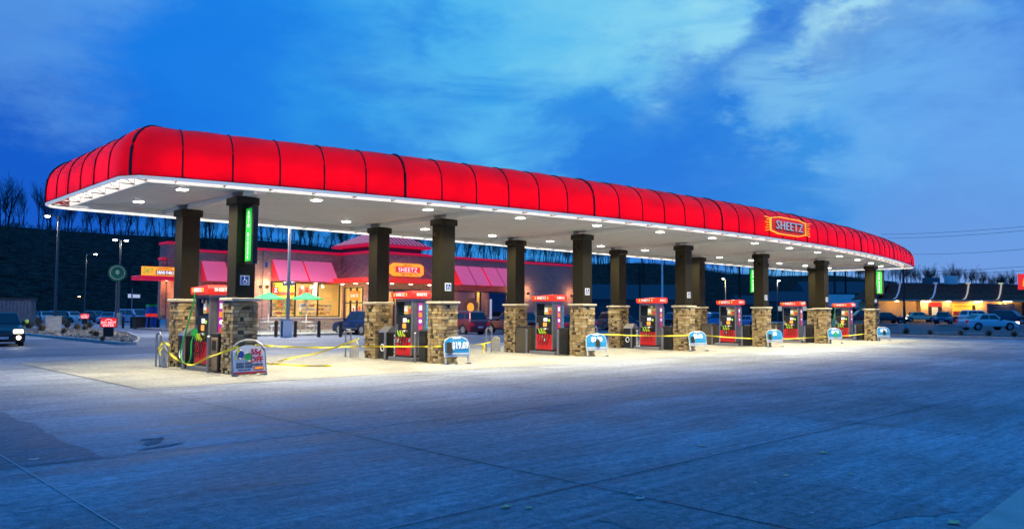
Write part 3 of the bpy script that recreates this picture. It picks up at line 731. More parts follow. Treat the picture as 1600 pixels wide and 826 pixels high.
# diesel hose on the first pump
h0 = MB(); P0 = [(-.42, 2.0, 2.2), (-.46, 2.05, 1.8), (-.55, 2.25, 1.1), (-.62, 2.4, .55), (-.66, 2.2, .28), (-.64, 1.9, .20), (-.6, 1.75, .35), (-.52, 1.9, .8), (-.42, 1.95, 1.02)]
def smoothp(P, n=6):
    P = [Vector(p) for p in P]; out = []
    for i in range(len(P)-1):
        p0, p1, p2, p3 = P[max(i-1, 0)], P[i], P[i+1], P[min(i+2, len(P)-1)]
        for k in range(n):
            t = k/n; out.append(.5*((2*p1)+(p2-p0)*t+(2*p0-5*p1+4*p2-p3)*t*t+(-p0+3*p1-3*p2+p3)*t**3))
    return out+[P[-1]]
h0.tube(smoothp(P0), .022, 7); hose0 = h0.build('diesel_hose', 'green_hose', pump0)
MB().box(-.48, -.36, 1.85-1.8+.05, 2.0-1.8+.05, .98, 1.16).build('diesel_nozzle', 'green_pl', pump0)
for o in pump0.children:
    if o.name.startswith('diesel_hose'): o.location = (0, -1.8, 0)
h6 = MB().tube(smoothp([(-.42, .3, 2.1), (-.46, .4, 1.7), (-.5, .5, 1.0), (-.44, .3, .9)]), .022, 6); o = h6.build('diesel_hose', 'green_hose')
o.parent = [q for q in bpy.data.objects if q.name.startswith('fuel_pump') and abs(q.location.x-6*S) < .1][0]

# bins and cabinets between pump and column
def make_bin(m_='black', side='black'):
    t = thing('litter_bin', '', 'bin')
    B(-.24, .24, -.24, .24, .03, 1.0).build('body', side, t, bevel=.02)
    B(-.26, .26, -.26, .26, 1.0, 1.08).build('lid', 'black_matt', t, bevel=.02)
    f_ = B(-.262, -.241, -.20, .20, .06, .96).build('front_panel', m_, t, bevel=.01)
    B(-.268, -.263, -.13, .13, .62, .88).build('opening', 'tyre', f_)
    B(-.18, .18, -.262, -.241, .08, .94).build('side_plate', 'black_matt', t)
    return t
bin0 = make_bin('bronze'); bin1 = make_bin()
for n in range(7):
    o = bin0 if n == 0 else (bin1 if n == 1 else copy_tree(bin1))
    o.location = (n*S+(-.12 if n == 0 else rnd.uniform(-.05, .05)), .72+rnd.uniform(-.03, .03), 0); o.rotation_euler = (0, 0, R(rnd.uniform(-5, 5)))
    tag(o, ['black litter bin with bronze front at the near end island', 'black litter bin beside the second front column, behind the 19.69 board', 'black litter bin left of the third front column', 'black litter bin beside the paired stone columns at mid canopy', 'black litter bin left of the third front column from the far end', 'black litter bin left of the second front column from the far end', 'black litter bin left of the last column at the far end'][n], 'bin', 'black litter bins on the pump islands')
# steel guard posts
gp = MB().lathe([(.045, 0), (.045, .98), (.03, 1.0)], 10).mesh('guard_post'); gp.materials.append(M['steel'])
for n in range(7):
    for j, (dx, dy) in enumerate(((-.48, .85), (-.46, 2.62))):
        o = bpy.data.objects.new('guard_post', gp); col.objects.link(o); o.location = (n*S+dx, dy, 0)
        tag(o, 'slim grey steel guard post at the %s end of the %s pump island' % (('near', 'rear')[j], ('first', 'second', 'third', 'fourth', 'fifth', 'sixth', 'seventh')[n]), 'post', 'steel guard posts round the pumps')
# hoops with white plates at the back end of the islands
def make_hoop():
    t = thing('end_guard', '', 'guard')
    MB().tube([(0, -.28, 0), (0, -.28, .92), (0, -.22, 1.0), (0, .0, 1.0), (0, .06, .92), (0, .06, 0)], .035, 8).tube([(0, -.28, .5), (0, .06, .5)], .02, 6).build('hoop', 'steel', t)
    MB().prism([(-.8, .05), (-.30, .05), (-.30, .52), (-.42, .66), (-.62, .66), (-.8, .50)], -.02, .02, 'x').build('plate', 'kerb', t)
    return t
hp = make_hoop()
for n in range(5):
    o = hp if n == 0 else copy_tree(hp); o.location = (n*S-.62, WR+1.1-(0 if n else .6), 0); 
    tag(o, 'low steel hoop with white plate behind the %s back column from the left' % ('first', 'second', 'third', 'fourth', 'fifth')[n], 'guard', 'steel hoops at the island ends')
# recycling bins and cabinets at the back half of each island
def make_recycle():
    t = thing('recycling_bin', '', 'recycling bin')
    B(-.26, .26, -.26, .26, .03, .95).build('body', 'black', t, bevel=.02)
    MB().prism([(-.28, .95), (.28, .95), (.20, 1.04), (.02, 1.18), (-.02, 1.18), (-.20, 1.04)], -.26, .26, 'y').build('lid', 'steel', t)
    o = text('RECYCLE', .19, 'lettering', 'text_white', t, (0, 0, 0), '-y', bold=.006)
    o.data.transform(Matrix.Rotation(R(-90), 4, 'Y')); o.location = (.10, -.272, .5)
    MB().tube([(-.274, .10*math.cos(R(a)), .42+.12*math.sin(R(a))) for a in range(0, 361, 30)], .018, 5).build('emblem', 'text_white', t)
    return t
rc = make_recycle()
for i, n in enumerate((0, 1, 3)):
    o = rc if i == 0 else copy_tree(rc); o.location = (n*S-(.1 if n else .15), 2.92, 0)
    tag(o, ['black recycling bin behind the near end pump, half hidden by green hose', 'black recycling bin with white lettering between second back column and its pump', 'black recycling bin with white lettering between fourth back column and its pump'][i], 'recycling bin', 'recycling bins on the islands')
cabm = None
for i, n in enumerate((2, 4, 5)):
    t = thing('equipment_cabinet', ['dark brown equipment cabinet beside the third back column', 'dark brown equipment cabinet beside the fifth back column', 'dark brown equipment cabinet beside the sixth back column'][i], 'cabinet', (n*S-.05, 2.95, 0), 0, 'dark equipment cabinets on the islands')
    B(-.40, .30, -.32, .32, .0, 1.08).build('body', 'brown_panel', t, bevel=.015); B(-.42, .32, -.34, .34, 1.08, 1.12).build('lid', 'black_matt', t, bevel=.01)
    B(-.412, -.401, -.26, .26, .08, 1.0).build('door', 'brown_panel', t)
# price boards
def sq(a): return (abs(math.cos(R(a)))**.75*(1 if math.cos(R(a)) > 0 else -1), math.sin(R(a))**.8)
def board(n, x, y, blue, l, rz=0.0):
    t = thing('price_board', l, 'sign', (x, y, 0), R(rz), 'standing price boards before the columns')
    t.rotation_euler = (R(-9), 0, R(rz))
    hoop = [(-.47, 0, 0), (-.47, 0, .60)]+[(-.47*math.cos(R(a)), 0, .60+.34*math.sin(R(a))) for a in range(15, 180, 15)]+[(.47, 0, .60), (.47, 0, 0)]
    if not blue: MB().tube(hoop, .026, 7).build('hoop_frame', 'steel', t)
    else:
        for s_ in (-.40, .40): MB().tube([(s_, .03, 0), (s_, .03, .5)], .03, 7).build('leg', 'white', t)
        MB().tube([(-.445, 0, .24)]+[(-.445*sq(a)[0], 0, .60+.285*sq(a)[1]) for a in range(12, 180, 12)]+[(.445, 0, .24)], .018, 6).build('rim', 'white', t)
    lo = .24 if blue else .10
    pl = [(-.43, lo), (.43, lo), (.43, .60)]+[(.43*sq(a)[0], .60+.27*sq(a)[1]) for a in range(15, 180, 15)]+[(-.43, .60)]
    if not blue: pl = [(-.45, .06), (.45, .06), (.45, .62), (.30, .74), (.1, .80), (-.1, .80), (-.30, .74), (-.45, .62)]
    b_ = MB().prism(pl, -.02, .02).build('board', 'blue_board' if blue else 'white', t)
    for s_ in (-.40, .40): MB().cbox((s_, .03, .02), (.07, .30, .04)).build('foot', 'steel', t)
    if blue:
        ry_ = MB()
        for a in range(8, 172, 17):
            c_, s_ = math.cos(R(a)), math.sin(R(a)); r_ = .40 if abs(c_) > .8 else .36
            c2, s2 = math.cos(R(a+7)), math.sin(R(a+7)); ry_.prism([(.12*c_, .50+.1*s_), (r_*c_, .52+r_*.86*s_), (r_*c2, .52+r_*.86*s2), (.12*c2, .50+.1*s2)], -.026, -.021)
        ry_.build('board_rays', 'blue_ray', b_)
        B(-.43, .43, -.028, -.021, lo+.005, lo+.13).build('bottom_band', 'white', b_)
        MB().prism([(-.16, .82), (.16, .82), (.10, .885), (-.10, .885)], -.030, -.021).build('top_tab', 'white', b_)
        pr_ = {1: '$19.69', 2: '$2.20', 3: '$2.05', 4: '$5', 5: '$3.33', 6: '$2.22'}[n]
        text(pr_, .30 if n == 1 else .24, 'price', 'text_white', b_, (.12 if n == 1 else .02, -.034, .60 if n == 1 else .66), bold=.012, wide=.72 if n == 1 else .9)
        MB().lathe([(.09, .38), (.10, .42), (.10, .62), (.06, .66)] if n != 1 else [(.10, .36), (.115, .38), (.10, .68), (.11, .70)], 12, (-.27 if n in (1, 3, 4) else .05, 0)).build('product_picture', 'black_matt' if n != 5 else 'green_pl', b_)
        b_.children[-1].scale = (1, .25, 1); b_.children[-1].location = (0, -.022, 0)
        B(-.36 if n in (1, 3, 4) else -.04, -.18 if n in (1, 3, 4) else .14, -.055, -.05, .46, .54).build('picture_label', 'text_gold' if n == 1 else 'green_pl', b_)
        text('GREAT REFRESHMENT FOR A CLEAN PRICE', .045, 'small_print', 'blue_board', b_, (0, -.032, lo+.07))
    else:
        text('55¢', .21, 'price', 'text_red', b_, (.21, -.026, .60), bold=.006, wide=1.0); text('OFF', .21, 'price', 'text_red', b_, (.21, -.026, .42), bold=.006, wide=1.0)
        text('2 CANS OF', .065, 'small_print', 'text_black', b_, (.22, -.026, .285), bold=.003)
        B(-.45, .45, -.027, -.021, .06, .11).build('red_band', 'red', b_)
        B(.12, .40, -.028, -.021, .15, .235).build('badge', 'red', b_); text('SHEETZ', .07, 'badge_lettering', 'text_gold', b_, (.26, -.034, .193))
        for cx_, cz_, m_ in ((-.25, .56, 'navy'), (-.03, .49, 'green_pl')):
            MB().tube([(cx_, -.03, cz_), (cx_, -.022, cz_)], .125 if m_ == 'navy' else .11, 18).build('tin_lid', m_, b_)
            MB().tube([(cx_+.11*math.cos(R(a)), -.034, cz_+.11*math.sin(R(a))) for a in range(0, 361, 24)], .010, 4).build('tin_rim', 'steel', b_)
        for cx_ in (-.27, -.03):
            for z_ in (.24, .32): MB().cbox((cx_, -.026, z_), (.20, .01, .06)).build('tin', 'steel_dark', b_)
        text('LIMITED TIME ONLY', .04, 'small_print', 'steel_dark', b_, (-.15, -.026, .16))
    return t
BL = ['white board offering 55 cents off before the near end column', 'blue board reading 19.69 with a dark cup, before the second column', 'blue sunburst price board before the third front column', 'blue sunburst price board before the paired columns at mid canopy', 'blue sunburst price board before the third column from the far end', 'blue sunburst price board before the second column from the far end', 'blue sunburst price board beside the last column at the far end']
for n in range(7): board(n, n*S+(-.05 if n == 0 else .05), -.78 if n == 0 else -.72, n > 0, BL[n], [4, -14, -20, -24, -28, -30, -32][n])
# blade signs and access plaques
def blade(name, x, y0, y1, l):
    t = thing(name, l, 'sign', (x, (y0+y1)/2, 0), 0, 'green diesel blade signs on the columns'); h = abs(y1-y0)/2
    B(-.07, .07, -h, h, 2.92, 4.46).build('cabinet', 'black', t, bevel=.01)
    for s_ in (-1, 1):
        fc = B(min(s_*.071, s_*.078), max(s_*.071, s_*.078), -h*.62, h*.62, 3.0, 4.40).build('lit_face', 'green_lit', t)
        text('\n'.join('AUTO DIESEL'), .125, 'lettering', 'white_lit', fc, (s_*.084, 0, 3.70), '-x' if s_ < 0 else '+x', ex=.003, bold=.003, line=.95)
    return t
blade('diesel_sign', 0, -.285, -.80, 'green lit vertical diesel sign on the front column nearest the camera')
blade('diesel_sign', 6*S, -.285, -.80, 'green lit vertical diesel sign on the farthest front column')
blade('diesel_sign', 5*S, WR+.285, WR+.80, 'green lit vertical diesel sign behind the second farthest column pair')
for n in range(7):
    t = thing('access_plaque', 'small white and blue wheelchair plaque on the %s front column from the left' % ('first', 'second', 'third', 'fourth', 'fifth', 'sixth', 'seventh')[n], 'sign', (n*S-.02, -.272, 2.50), 0, 'wheelchair plaques on the columns')
    B(-.13, .13, -.012, -.001, -.13, .13).build('plate', 'white', t); B(-.095, .10, -.017, -.013, -.10, .10).build('blue_field', 'navy', t)
    MB().tube([(.055*math.cos(R(a)), -.020, -.03+.055*math.sin(R(a))) for a in range(100, 390, 20)], .008, 4).tube([(-.01, -.02, .07), (-.005, -.02, -.0), (.045, -.02, 0), (.06, -.02, -.06)], .010, 4).ball((-.01, -.02, .09), .016, 6).build('wheelchair_symbol', 'text_white', t)
# caution tape
def tape(name, pts, l, w_=.055, n=6, knot=None):
    P = smoothp(pts, n); mb = MB(); vs = []
    for i, p in enumerate(P):
        d = (P[min(i+1, len(P)-1)]-P[max(i-1, 0)]).normalized(); tw = math.sin(i*.55+len(P))*.9
        side = d.cross(Vector((0, 0, 1))).normalized(); up = side.cross(d).normalized(); u = up*math.cos(tw)+side*math.sin(tw)
        vs += [p-u*w_/2, p+u*w_/2]
    mb.add(vs, [(2*i, 2*i+2, 2*i+3, 2*i+1) for i in range(len(P)-1)])
    vs2 = [v+(Vector((.003, .003, 0))) for v in vs]; mb.add(vs2, [(2*i+1, 2*i+3, 2*i+2, 2*i) for i in range(len(P)-1)])
    for kx in knot or []:
        kx = Vector(kx); q = lambda: rnd.uniform(-.08, .08)
        mb.tube([kx, kx+Vector((q(), q(), -.14)), kx+Vector((q(), q(), -.32))], .022, 4).tube([kx, kx+Vector((q(), q(), -.10)), kx+Vector((q(), q(), -.22)), kx+Vector((q(), q(), -.1))], .02, 4)
    return tag(mb.build(name, 'yellow'), l, 'caution tape', 'yellow caution tape strung round the pumps')
def Y(px, py, y): return on_y(px, py, y)
def X(px, py, x): return on_x(px, py, x)
tape('caution_tape', [X(252, 536, -.72), X(262, 548, -.72), X(275, 560, -.72), X(290, 568, -.72), X(303, 569, -.72), X(325, 558, -.72), X(345, 551, -.72), X(372, 541, -.74)], 'yellow tape drooping from the hoop past the green hose to the white board', knot=[X(252, 538, -.74), X(372, 542, -.76)])
tape('caution_tape', [X(251, 534, -.70), X(260, 536, -.68), X(266, 541, -.64)], 'short yellow tape end tied round the nearest steel hoop')
tape('caution_tape', [Y(398, 539, -.5), Y(420, 540, -.1), Y(450, 541.5, .8), Y(500, 542.5, 2), Y(560, 541, 3.6)], 'yellow tape running level from the near column to the second island')
tape('caution_tape', [at(420, 569, .03), at(450, 560, .1), at(500, 550, .35), at(561, 529, 1.0)], 'yellow tape rising from the ground to the second back column')
tape('caution_tape', [at(402, 566, .03), at(440, 569, .03), at(480, 571, .03), at(518, 571, .03)], 'loose yellow tape lying on the slab between first and second islands')
tape('caution_tape', [X(565, 541, 6.2), X(600, 541, 6.44), X(645, 541, 6.44), Y(668, 541, .4), Y(690, 540.5, -.45)], 'yellow tape crossing in front of the second pump')
tape('caution_tape', [Y(724, 541, -.3), Y(754, 537, 1.4), Y(768, 533, 3), Y(781, 528.5, 4.6)], 'yellow tape with a dangling knot between second and third islands', knot=[Y(754, 538, 1.4), Y(757, 538, 1.5)])
tape('caution_tape', [Y(938, 524, -.2), Y(942, 522, -.1), Y(1000, 524, -.42), Y(1045, 524.5, -.45), Y(1078, 523, -.46)], 'yellow tape crossing in front of the fourth pump')
tape('caution_tape', [Y(1096, 523, -.46), Y(1130, 526, -.46), Y(1181, 529, -.46)], 'yellow tape crossing in front of the fifth pump')
tape('caution_tape', [Y(1197, 529, -.46), Y(1227, 529, -.46), Y(1262, 527.5, -.46), Y(1290, 525, -.46)], 'yellow tape crossing in front of the sixth pump')
tape('caution_tape', [Y(1292, 525, -.46), Y(1325, 524, -.46), Y(1354, 521, -.46)], 'yellow tape crossing in front of the last pump')

# ------------------------------------------------------------------ shop
store = thing('shop_building', 'brick convenience shop with glowing windows, pink awnings and red roof tower', 'building', (0, 0, 0))
ZT = 6.55
def wall(x0, x1, y0, y1, z0=.9, z1=ZT, m_='brick', nm='wall'): return B(x0, x1, y0, y1, z0, z1).build(nm, m_, store)
def stone_wall(x0, x1, y0, z0=0.13, z1=.9):
    mb = MB(); r = random.Random(int(x0*10)); z = z0
    while z < z1-.01:
        h = min(.16, z1-z); x = x0
        while x < x1-.01:
            w_ = min(r.uniform(.25, .6), x1-x); pr = r.uniform(0, .04); mb.box(x+.008, x+w_-.008, y0-.05-pr, y0+.1, z+.006, z+h-.006); x += w_
        z += h
    return mb
# left wing (windows 20.8-27.2), entrance tower, right wing
wall(19.3, 20.75, 39.6, 39.9); wall(20.75, 27.4, 39.6, 39.9, 4.08); wall(20.75, 27.4, 39.6, 39.9, .9, 1.16)
wall(19.3, 19.6, 39.9, 45.0); wall(16.9, 19.3, 45.0, 45.3); wall(16.9, 17.2, 45.3, 49.0); wall(15.95, 17.2, 49.0, 49.3, .9, 7.4); wall(15.95, 16.2, 49.3, 51.0, .9, 7.4)
wall(15.5, 15.92, 49.25, 49.9, 1.25, 6.0)
wall(27.4, 27.7, 35.1, 36.2); wall(27.4, 27.7, 36.2, 39.3, 3.8); wall(27.4, 27.7, 39.3, 39.6)
wall(27.7, 33.2, 35.1, 35.4, 3.6); wall(27.7, 28.3, 35.1, 35.4, .9, 3.6); wall(32.7, 33.2, 35.1, 35.4, .9, 3.6); wall(33.2, 33.5, 35.1, 35.6)
wall(33.5, 36.6, 35.6, 35.9); wall(36.6, 43.6, 35.6, 35.9, 3.65); wall(36.6, 43.6, 35.6, 35.9, .9, 1.2); wall(43.6, 53.6, 35.6, 35.9)
wall(53.6, 53.9, 35.6, 50)
wall(20.0, 20.62, 39.42, 39.6, .9, ZT-.05, nm='pilaster'); wall(44.0, 44.6, 35.42, 35.6, .9, 6.5, nm='pilaster'); wall(52.9, 53.9, 35.42, 35.6, .9, 6.5, nm='pilaster')
wall(17.2, 53.6, 50.0, 50.3)
for q in ((19.3, 27.4, 39.6), (33.5, 53.9, 35.6), (16.9, 19.3, 45.0), (15.95, 17.2, 49.0), (27.7, 28.3, 35.1), (32.7, 33.2, 35.1)):
    stone_wall(*q).build('stone_plinth', 'store_stone', store)
for x0, x1, y0, y1, z in ((19.2, 27.4, 39.5, 39.95, ZT), (19.2, 19.65, 39.95, 45, ZT), (16.85, 19.2, 44.9, 45.35, ZT), (15.85, 17.25, 48.9, 51.0, 7.4), (15.45, 15.85, 49.15, 50, 6.0), (27.3, 27.75, 35.0, 39.5, ZT), (27.75, 33.3, 35.0, 35.45, ZT), (33.3, 53.95, 35.5, 35.95, ZT), (53.55, 53.95, 35.95, 50, ZT)):
    B(x0, x1, y0, y1, z+.003, z+.20).build('coping', 'coping', store)
B(19.6, 53.6, 39.9, 50, 5.6, 5.9).build('roof', 'roof_flat', store)
B(28, 53.5, 36, 39.9, 5.6, 5.89).build('roof', 'roof_flat', store)
# raised hip roof over the entrance
hx0, hx1, hy0, hy1, hz = 27.1, 33.4, 34.75, 40.75, 7.15; ac = ((hx0+hx1)/2, (hy0+hy1)/2, 9.1)
MB().add([(hx0, hy0, hz+.22), (hx1, hy0, hz+.22), (hx1, hy1, hz+.22), (hx0, hy1, hz+.22), ac], [(0, 1, 4), (1, 2, 4), (2, 3, 4), (3, 0, 4)]).build('hip_roof', 'roof_red', store)
B(hx0-.05, hx1+.05, hy0-.05, hy1+.05, hz, hz+.215).build('hip_fascia', 'coping', store)
B(27.75, 32.9, 35.45, 40.2, 5.8, hz-.003).build('drum', 'roof_flat', store)
sm = MB(); A_ = Vector(ac)
for side, (a, b) in enumerate((((hx0, hy0), (hx1, hy0)), ((hx0, hy1), (hx0, hy0)))):
    a, b = Vector((a[0], a[1], hz+.23)), Vector((b[0], b[1], hz+.23)); m_ = (a+b)/2; n_ = 15
    for i in range(n_+1):
        f = i/n_; p = a+(b-a)*f; k = 1-abs(2*f-1)      # how far up this seam runs before it meets the hip
        top_ = p+(A_-m_)*k; sm.tube([p+Vector((0, 0, .03)), top_+Vector((0, 0, .03))], .035, 4)
sm.build('roof_seams', 'roof_seam', store)
# pink window awnings
def pink(x0, x1, yw, zt, zb, out, name='window_awning', divs=2):
    t = MB().add([(x0, yw, zt), (x1, yw, zt), (x1, yw-out, zb), (x0, yw-out, zb), (x0, yw, zt-.05), (x1, yw, zt-.05), (x1, yw-out+.05, zb), (x0, yw-out+.05, zb)], [(0, 3, 2, 1), (4, 5, 6, 7), (2, 3, 7, 6)]).build(name, 'pink_awning', store)
    MB().add([(x0-.01, yw, zt), (x0-.01, yw-out, zb), (x0-.01, yw, zb)], [(0, 1, 2)]).build('awning_side', 'pink_side', t); MB().add([(x1+.01, yw, zt), (x1+.01, yw-out, zb), (x1+.01, yw, zb)], [(0, 2, 1)]).build('awning_side', 'pink_side', t)
    sm_ = MB()
    for i in range(1, divs*1):
        x = x0+(x1-x0)*i/divs; sm_.add([(x-.04, yw-.0, zt+.015), (x+.04, yw, zt+.015), (x+.04, yw-out-.015, zb+.01), (x-.04, yw-out-.015, zb+.01)], [(0, 3, 2, 1)])
    if sm_.v: sm_.build('awning_seam', 'text_red', t)
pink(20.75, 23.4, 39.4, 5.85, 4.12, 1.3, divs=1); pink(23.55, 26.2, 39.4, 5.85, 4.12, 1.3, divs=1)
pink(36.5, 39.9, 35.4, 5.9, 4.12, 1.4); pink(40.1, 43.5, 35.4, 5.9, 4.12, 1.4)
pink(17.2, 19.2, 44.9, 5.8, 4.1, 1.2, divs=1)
# entrance eyebrow
eb = MB().prism([(25.7, 39.2), (25.7, 33.6), (27.2, 32.6), (33.6, 32.6), (34.2, 33.4), (34.2, 35.0), (27.3, 35.0), (27.3, 39.2)], 4.02, 4.42, 'z').build('entrance_canopy', 'red_lit', store, bevel=.03)
B(25.8, 27.2, 33.7, 39.0, 3.98, 4.015).build('canopy_underside', 'col_wood', eb); B(27.3, 34.0, 32.8, 35.0, 3.98, 4.015).build('canopy_underside', 'col_wood', eb)
rods = MB()
for y in (34.5, 36, 37.5, 38.8): rods.tube([(25.9, y, 4.4), (27.38, y, 5.6)], .025, 5)
for x in (28, 29.5, 31, 32.6): rods.tube([(x, 32.9, 4.4), (x, 35.08, 5.6)], .025, 5)
rods.build('tie_rod', 'steel', eb)
for x, y in ((26.5, 38), (26.5, 36), (26.6, 34.2), (28.5, 33.6), (30.4, 33.6), (32.4, 33.6)):
    B(x-.09, x+.09, y-.09, y+.09, 3.95, 3.978).build('downlight', 'lamp_warm', eb); lamp('POINT', (x, y, 3.8), 22, (1, .72, .4), size=.1, parent=store)
# windows: frame, panes and a furnished lit room behind
def window(x0, x1, y, z0, z1, n, gm_='glass'):
    fr_ = MB()
    for i in range(n+1):
        x = x0+(x1-x0)*i/n; fr_.box(x-.05, x+.05, y-.04, y+.08, z0, z1)
    fr_.box(x0+.05, x1-.05, y-.03, y+.07, z0, z0+.08).box(x0+.05, x1-.05, y-.03, y+.07, z1-.08, z1)
    w_ = fr_.build('window', 'frame', store)
    B(x0-.1, x1+.1, y-.14, y-.05, z0-.12, z0-.01).build('sill', 'cap', w_)
    for i in range(n):
        a = x0+(x1-x0)*i/n+.05; b = x0+(x1-x0)*(i+1)/n-.05
        B(a, b, y+.01, y+.02, z0+.08, z1-.08).build('pane', gm_, w_)
    return w_
window(20.85, 27.2, 39.62, 1.18, 4.05, 3); window(36.75, 43.45, 35.62, 1.22, 3.6, 2)
rm = MB().box(19.7, 29.8, 44.2, 44.3, .14, 4.6).box(19.7, 19.8, 40, 44.2, .14, 4.6).box(29.8, 29.9, 36, 44.2, .14, 4.6)
rm.build('room_wall', 'room_wall', store)
B(19.8, 27.3, 39.92, 44.1, 4.61, 4.66).build('room_ceiling', 'white', store); B(27.75, 29.7, 36.2, 44.1, 4.61, 4.66).build('room_ceiling', 'white', store); B(19.8, 29.7, 40, 44.1, .14, .16).build('room_floor', 'room_floor', store)
for x, y, e in ((21.5, 41.5, 330), (24.2, 41.8, 380), (26.6, 41.5, 330), (28.8, 38, 160)):
    lamp('AREA', (x, y, 4.5), e, (1, .80, .45), size=1.0, parent=store)
sh = MB(); r = random.Random(4)
for x0 in (20.9, 22.4, 24.3, 25.8):
    for z in (1.0, 1.35, 1.7, 2.05):
        x = x0
        while x < x0+1.25: w_ = r.uniform(.08, .22); sh.box(x, x+w_-.01, 41.0, 41.35, z, z+r.uniform(.12, .27)); x += w_
sh.build('shelf_goods', 'shelf', store)
B(20.9, 22.2, 44.0, 44.18, 2.6, 3.9).build('wall_panel', 'col_wood', store); B(23.0, 24.9, 43.2, 43.3, 2.75, 4.2).build('wall_panel', 'col_yellow', store)
B(23.0, 24.9, 43.12, 43.19, 3.1, 3.35).build('wall_panel', 'col_red', store); B(22.35, 22.75, 40.1, 40.14, 1.3, 2.8).build('wall_panel', 'col_green', store)
for x in (25.3, 25.9, 26.5): B(x, x+.3, 43.2, 43.25, 2.9, 3.8).build('wall_panel', ('col_green', 'col_red', 'col_yellow')[int(x*10) % 3], store)
MB().lathe([(.55, 2.7), (.5, 2.75), (.25, 3.0), (.2, 4.3)], 12, (26.3, 42.2)).build('pendant_hood', 'white', store)
zb_ = B(20.9, 21.4, 39.5, 39.55, 3.1, 3.6).build('window_sign', 'red_lit', store); text('Z', .42, 'lettering', 'white_lit', zb_, (21.15, 39.49, 3.35), bold=.012)
# doors on the tower's left face
dr = MB()
for y in (36.25, 37.2, 38.2, 39.2): dr.box(27.36, 27.5, y-.05, y+.05, .14, 3.75)
dr.box(27.37, 27.49, 36.3, 39.2, 3.65, 3.75).box(27.37, 27.49, 36.3, 39.2, 2.35, 2.45)
dr_ = dr.build('entrance_door', 'frame', store)
for y in (36.3, 37.25, 38.25): B(27.42, 27.44, y, y+.86, .2, 3.63).build('pane', 'glass', dr_)
B(27.34, 27.36, 37.35, 37.75, 1.3, 2.1).build('door_poster', 'text_white', dr_); B(27.33, 27.338, 37.43, 37.68, 1.4, 2.0).build('door_poster', 'col_red', dr_)
B(27.34, 27.36, 36.5, 36.8, 1.3, 2.1).build('door_poster', 'col_red', dr_)
eg = B(27.33, 27.36, 36.6, 38.2, 2.6, 3.4).build('transom_sign', 'orange', dr_); text('SHEETZ', .36, 'lettering', 'text_white', eg, (27.32, 37.4, 3.0), '-x')
window(28.4, 32.6, 35.12, .3, 3.55, 3)
B(28.3, 32.7, 36.9, 37.0, .15, 3.6).build('room_wall', 'col_wood', store); B(28.6, 30.0, 36.8, 36.89, 1.2, 2.6).build('wall_panel', 'blue_ray', store)
B(31.0, 32.2, 36.8, 36.89, 2.2, 3.2).build('wall_panel', 'col_yellow', store)
lamp('AREA', (30.5, 36.1, 3.5), 90, (1, .65, .3), size=.6, parent=store)
# dim bay with burger poster glow
B(36.7, 43.5, 38.2, 38.3, .14, 4.3).build('room_wall', mat('dim_room', (.25, .13, .08), .8), store)
lamp('AREA', (38.5, 37.1, 4.0), 60, (1, .55, .25), size=.8, parent=store); lamp('AREA', (42.2, 37.1, 4.0), 80, (1, .6, .25), size=.8, parent=store)
B(41.7, 42.0, 38.0, 38.1, 1.2, 3.6).build('wall_panel', 'col_yellow', store)
po = MB().prism([(38.0, 1.6), (39.5, 1.5), (39.8, 2.4), (39.2, 3.0), (38.5, 2.9), (37.9, 2.4)], 35.58, 35.60).build('window_poster', 'col_wood', store)
MB().tube([(38.8, 35.57, 2.1), (38.8, 35.56, 2.1)], .42, 14).build('poster_disc', 'sign_orange', po)
B(41.0, 41.25, 35.3, 35.34, 1.0, 2.9).build('window_strip', 'text_white', store)
# main lit sign on the tower
sgx, sgz = 30.9, 5.25
ms = MB().prism([(-1.75, -.35), (-1.4, -.55), (1.4, -.55), (1.75, -.35), (1.75, .35), (1.4, .55), (-1.4, .55), (-1.75, .35)], -.12, .12).build('lit_sign', 'sign_orange', store, bevel=.04); ms.location = (sgx, 34.86, sgz)
B(-1.25, 1.3, -.15, -.121, -.24, .26).build('sign_panel', 'sign_red_lit', ms); text('SHEETZ', .52, 'lettering', 'white_lit', ms, (0, -.17, 0), bold=.0, wide=1.05, space=1.12)
text('FRESH FOOD', .15, 'lettering', 'text_red', ms, (0, -.135, .39), bold=.004); text('MADE TO ORDER', .14, 'lettering', 'text_red', ms, (0, -.135, -.39), bold=.004)
# drive-through eyebrow and sign
de = MB().box(12.95, 16.6, 46.9, 48.85, 4.15, 4.5).build('drive_through_canopy', 'coping', store, bevel=.03)
ds = thing('unused', None, None); bpy.data.objects.remove(ds)
sg_ = B(13.1, 15.7, 46.85, 46.97, 4.52, 5.25).build('drive_sign', 'sign_orange', de); B(14.2, 15.65, 46.835, 46.849, 4.58, 4.98).build('sign_panel', 'red', sg_)
text('24/7', .62, 'lettering', 'lime', sg_, (13.6, 46.82, 4.9), bold=.02, wide=.72, shear=.2); text('DRIVE-THRU', .36, 'lettering', 'white_lit', sg_, (14.95, 46.82, 4.78), bold=.012, wide=.66)
text('CONVENIENCE', .17, 'lettering', 'text_red', sg_, (14.9, 46.82, 5.12), bold=.004)
lamp('POINT', (15.7, 48.5, 3.9), 40, (1, .62, .3), size=.1, parent=store); lamp('POINT', (16.6, 48.5, 3.0), 22, (1, .62, .3), size=.1, parent=store)
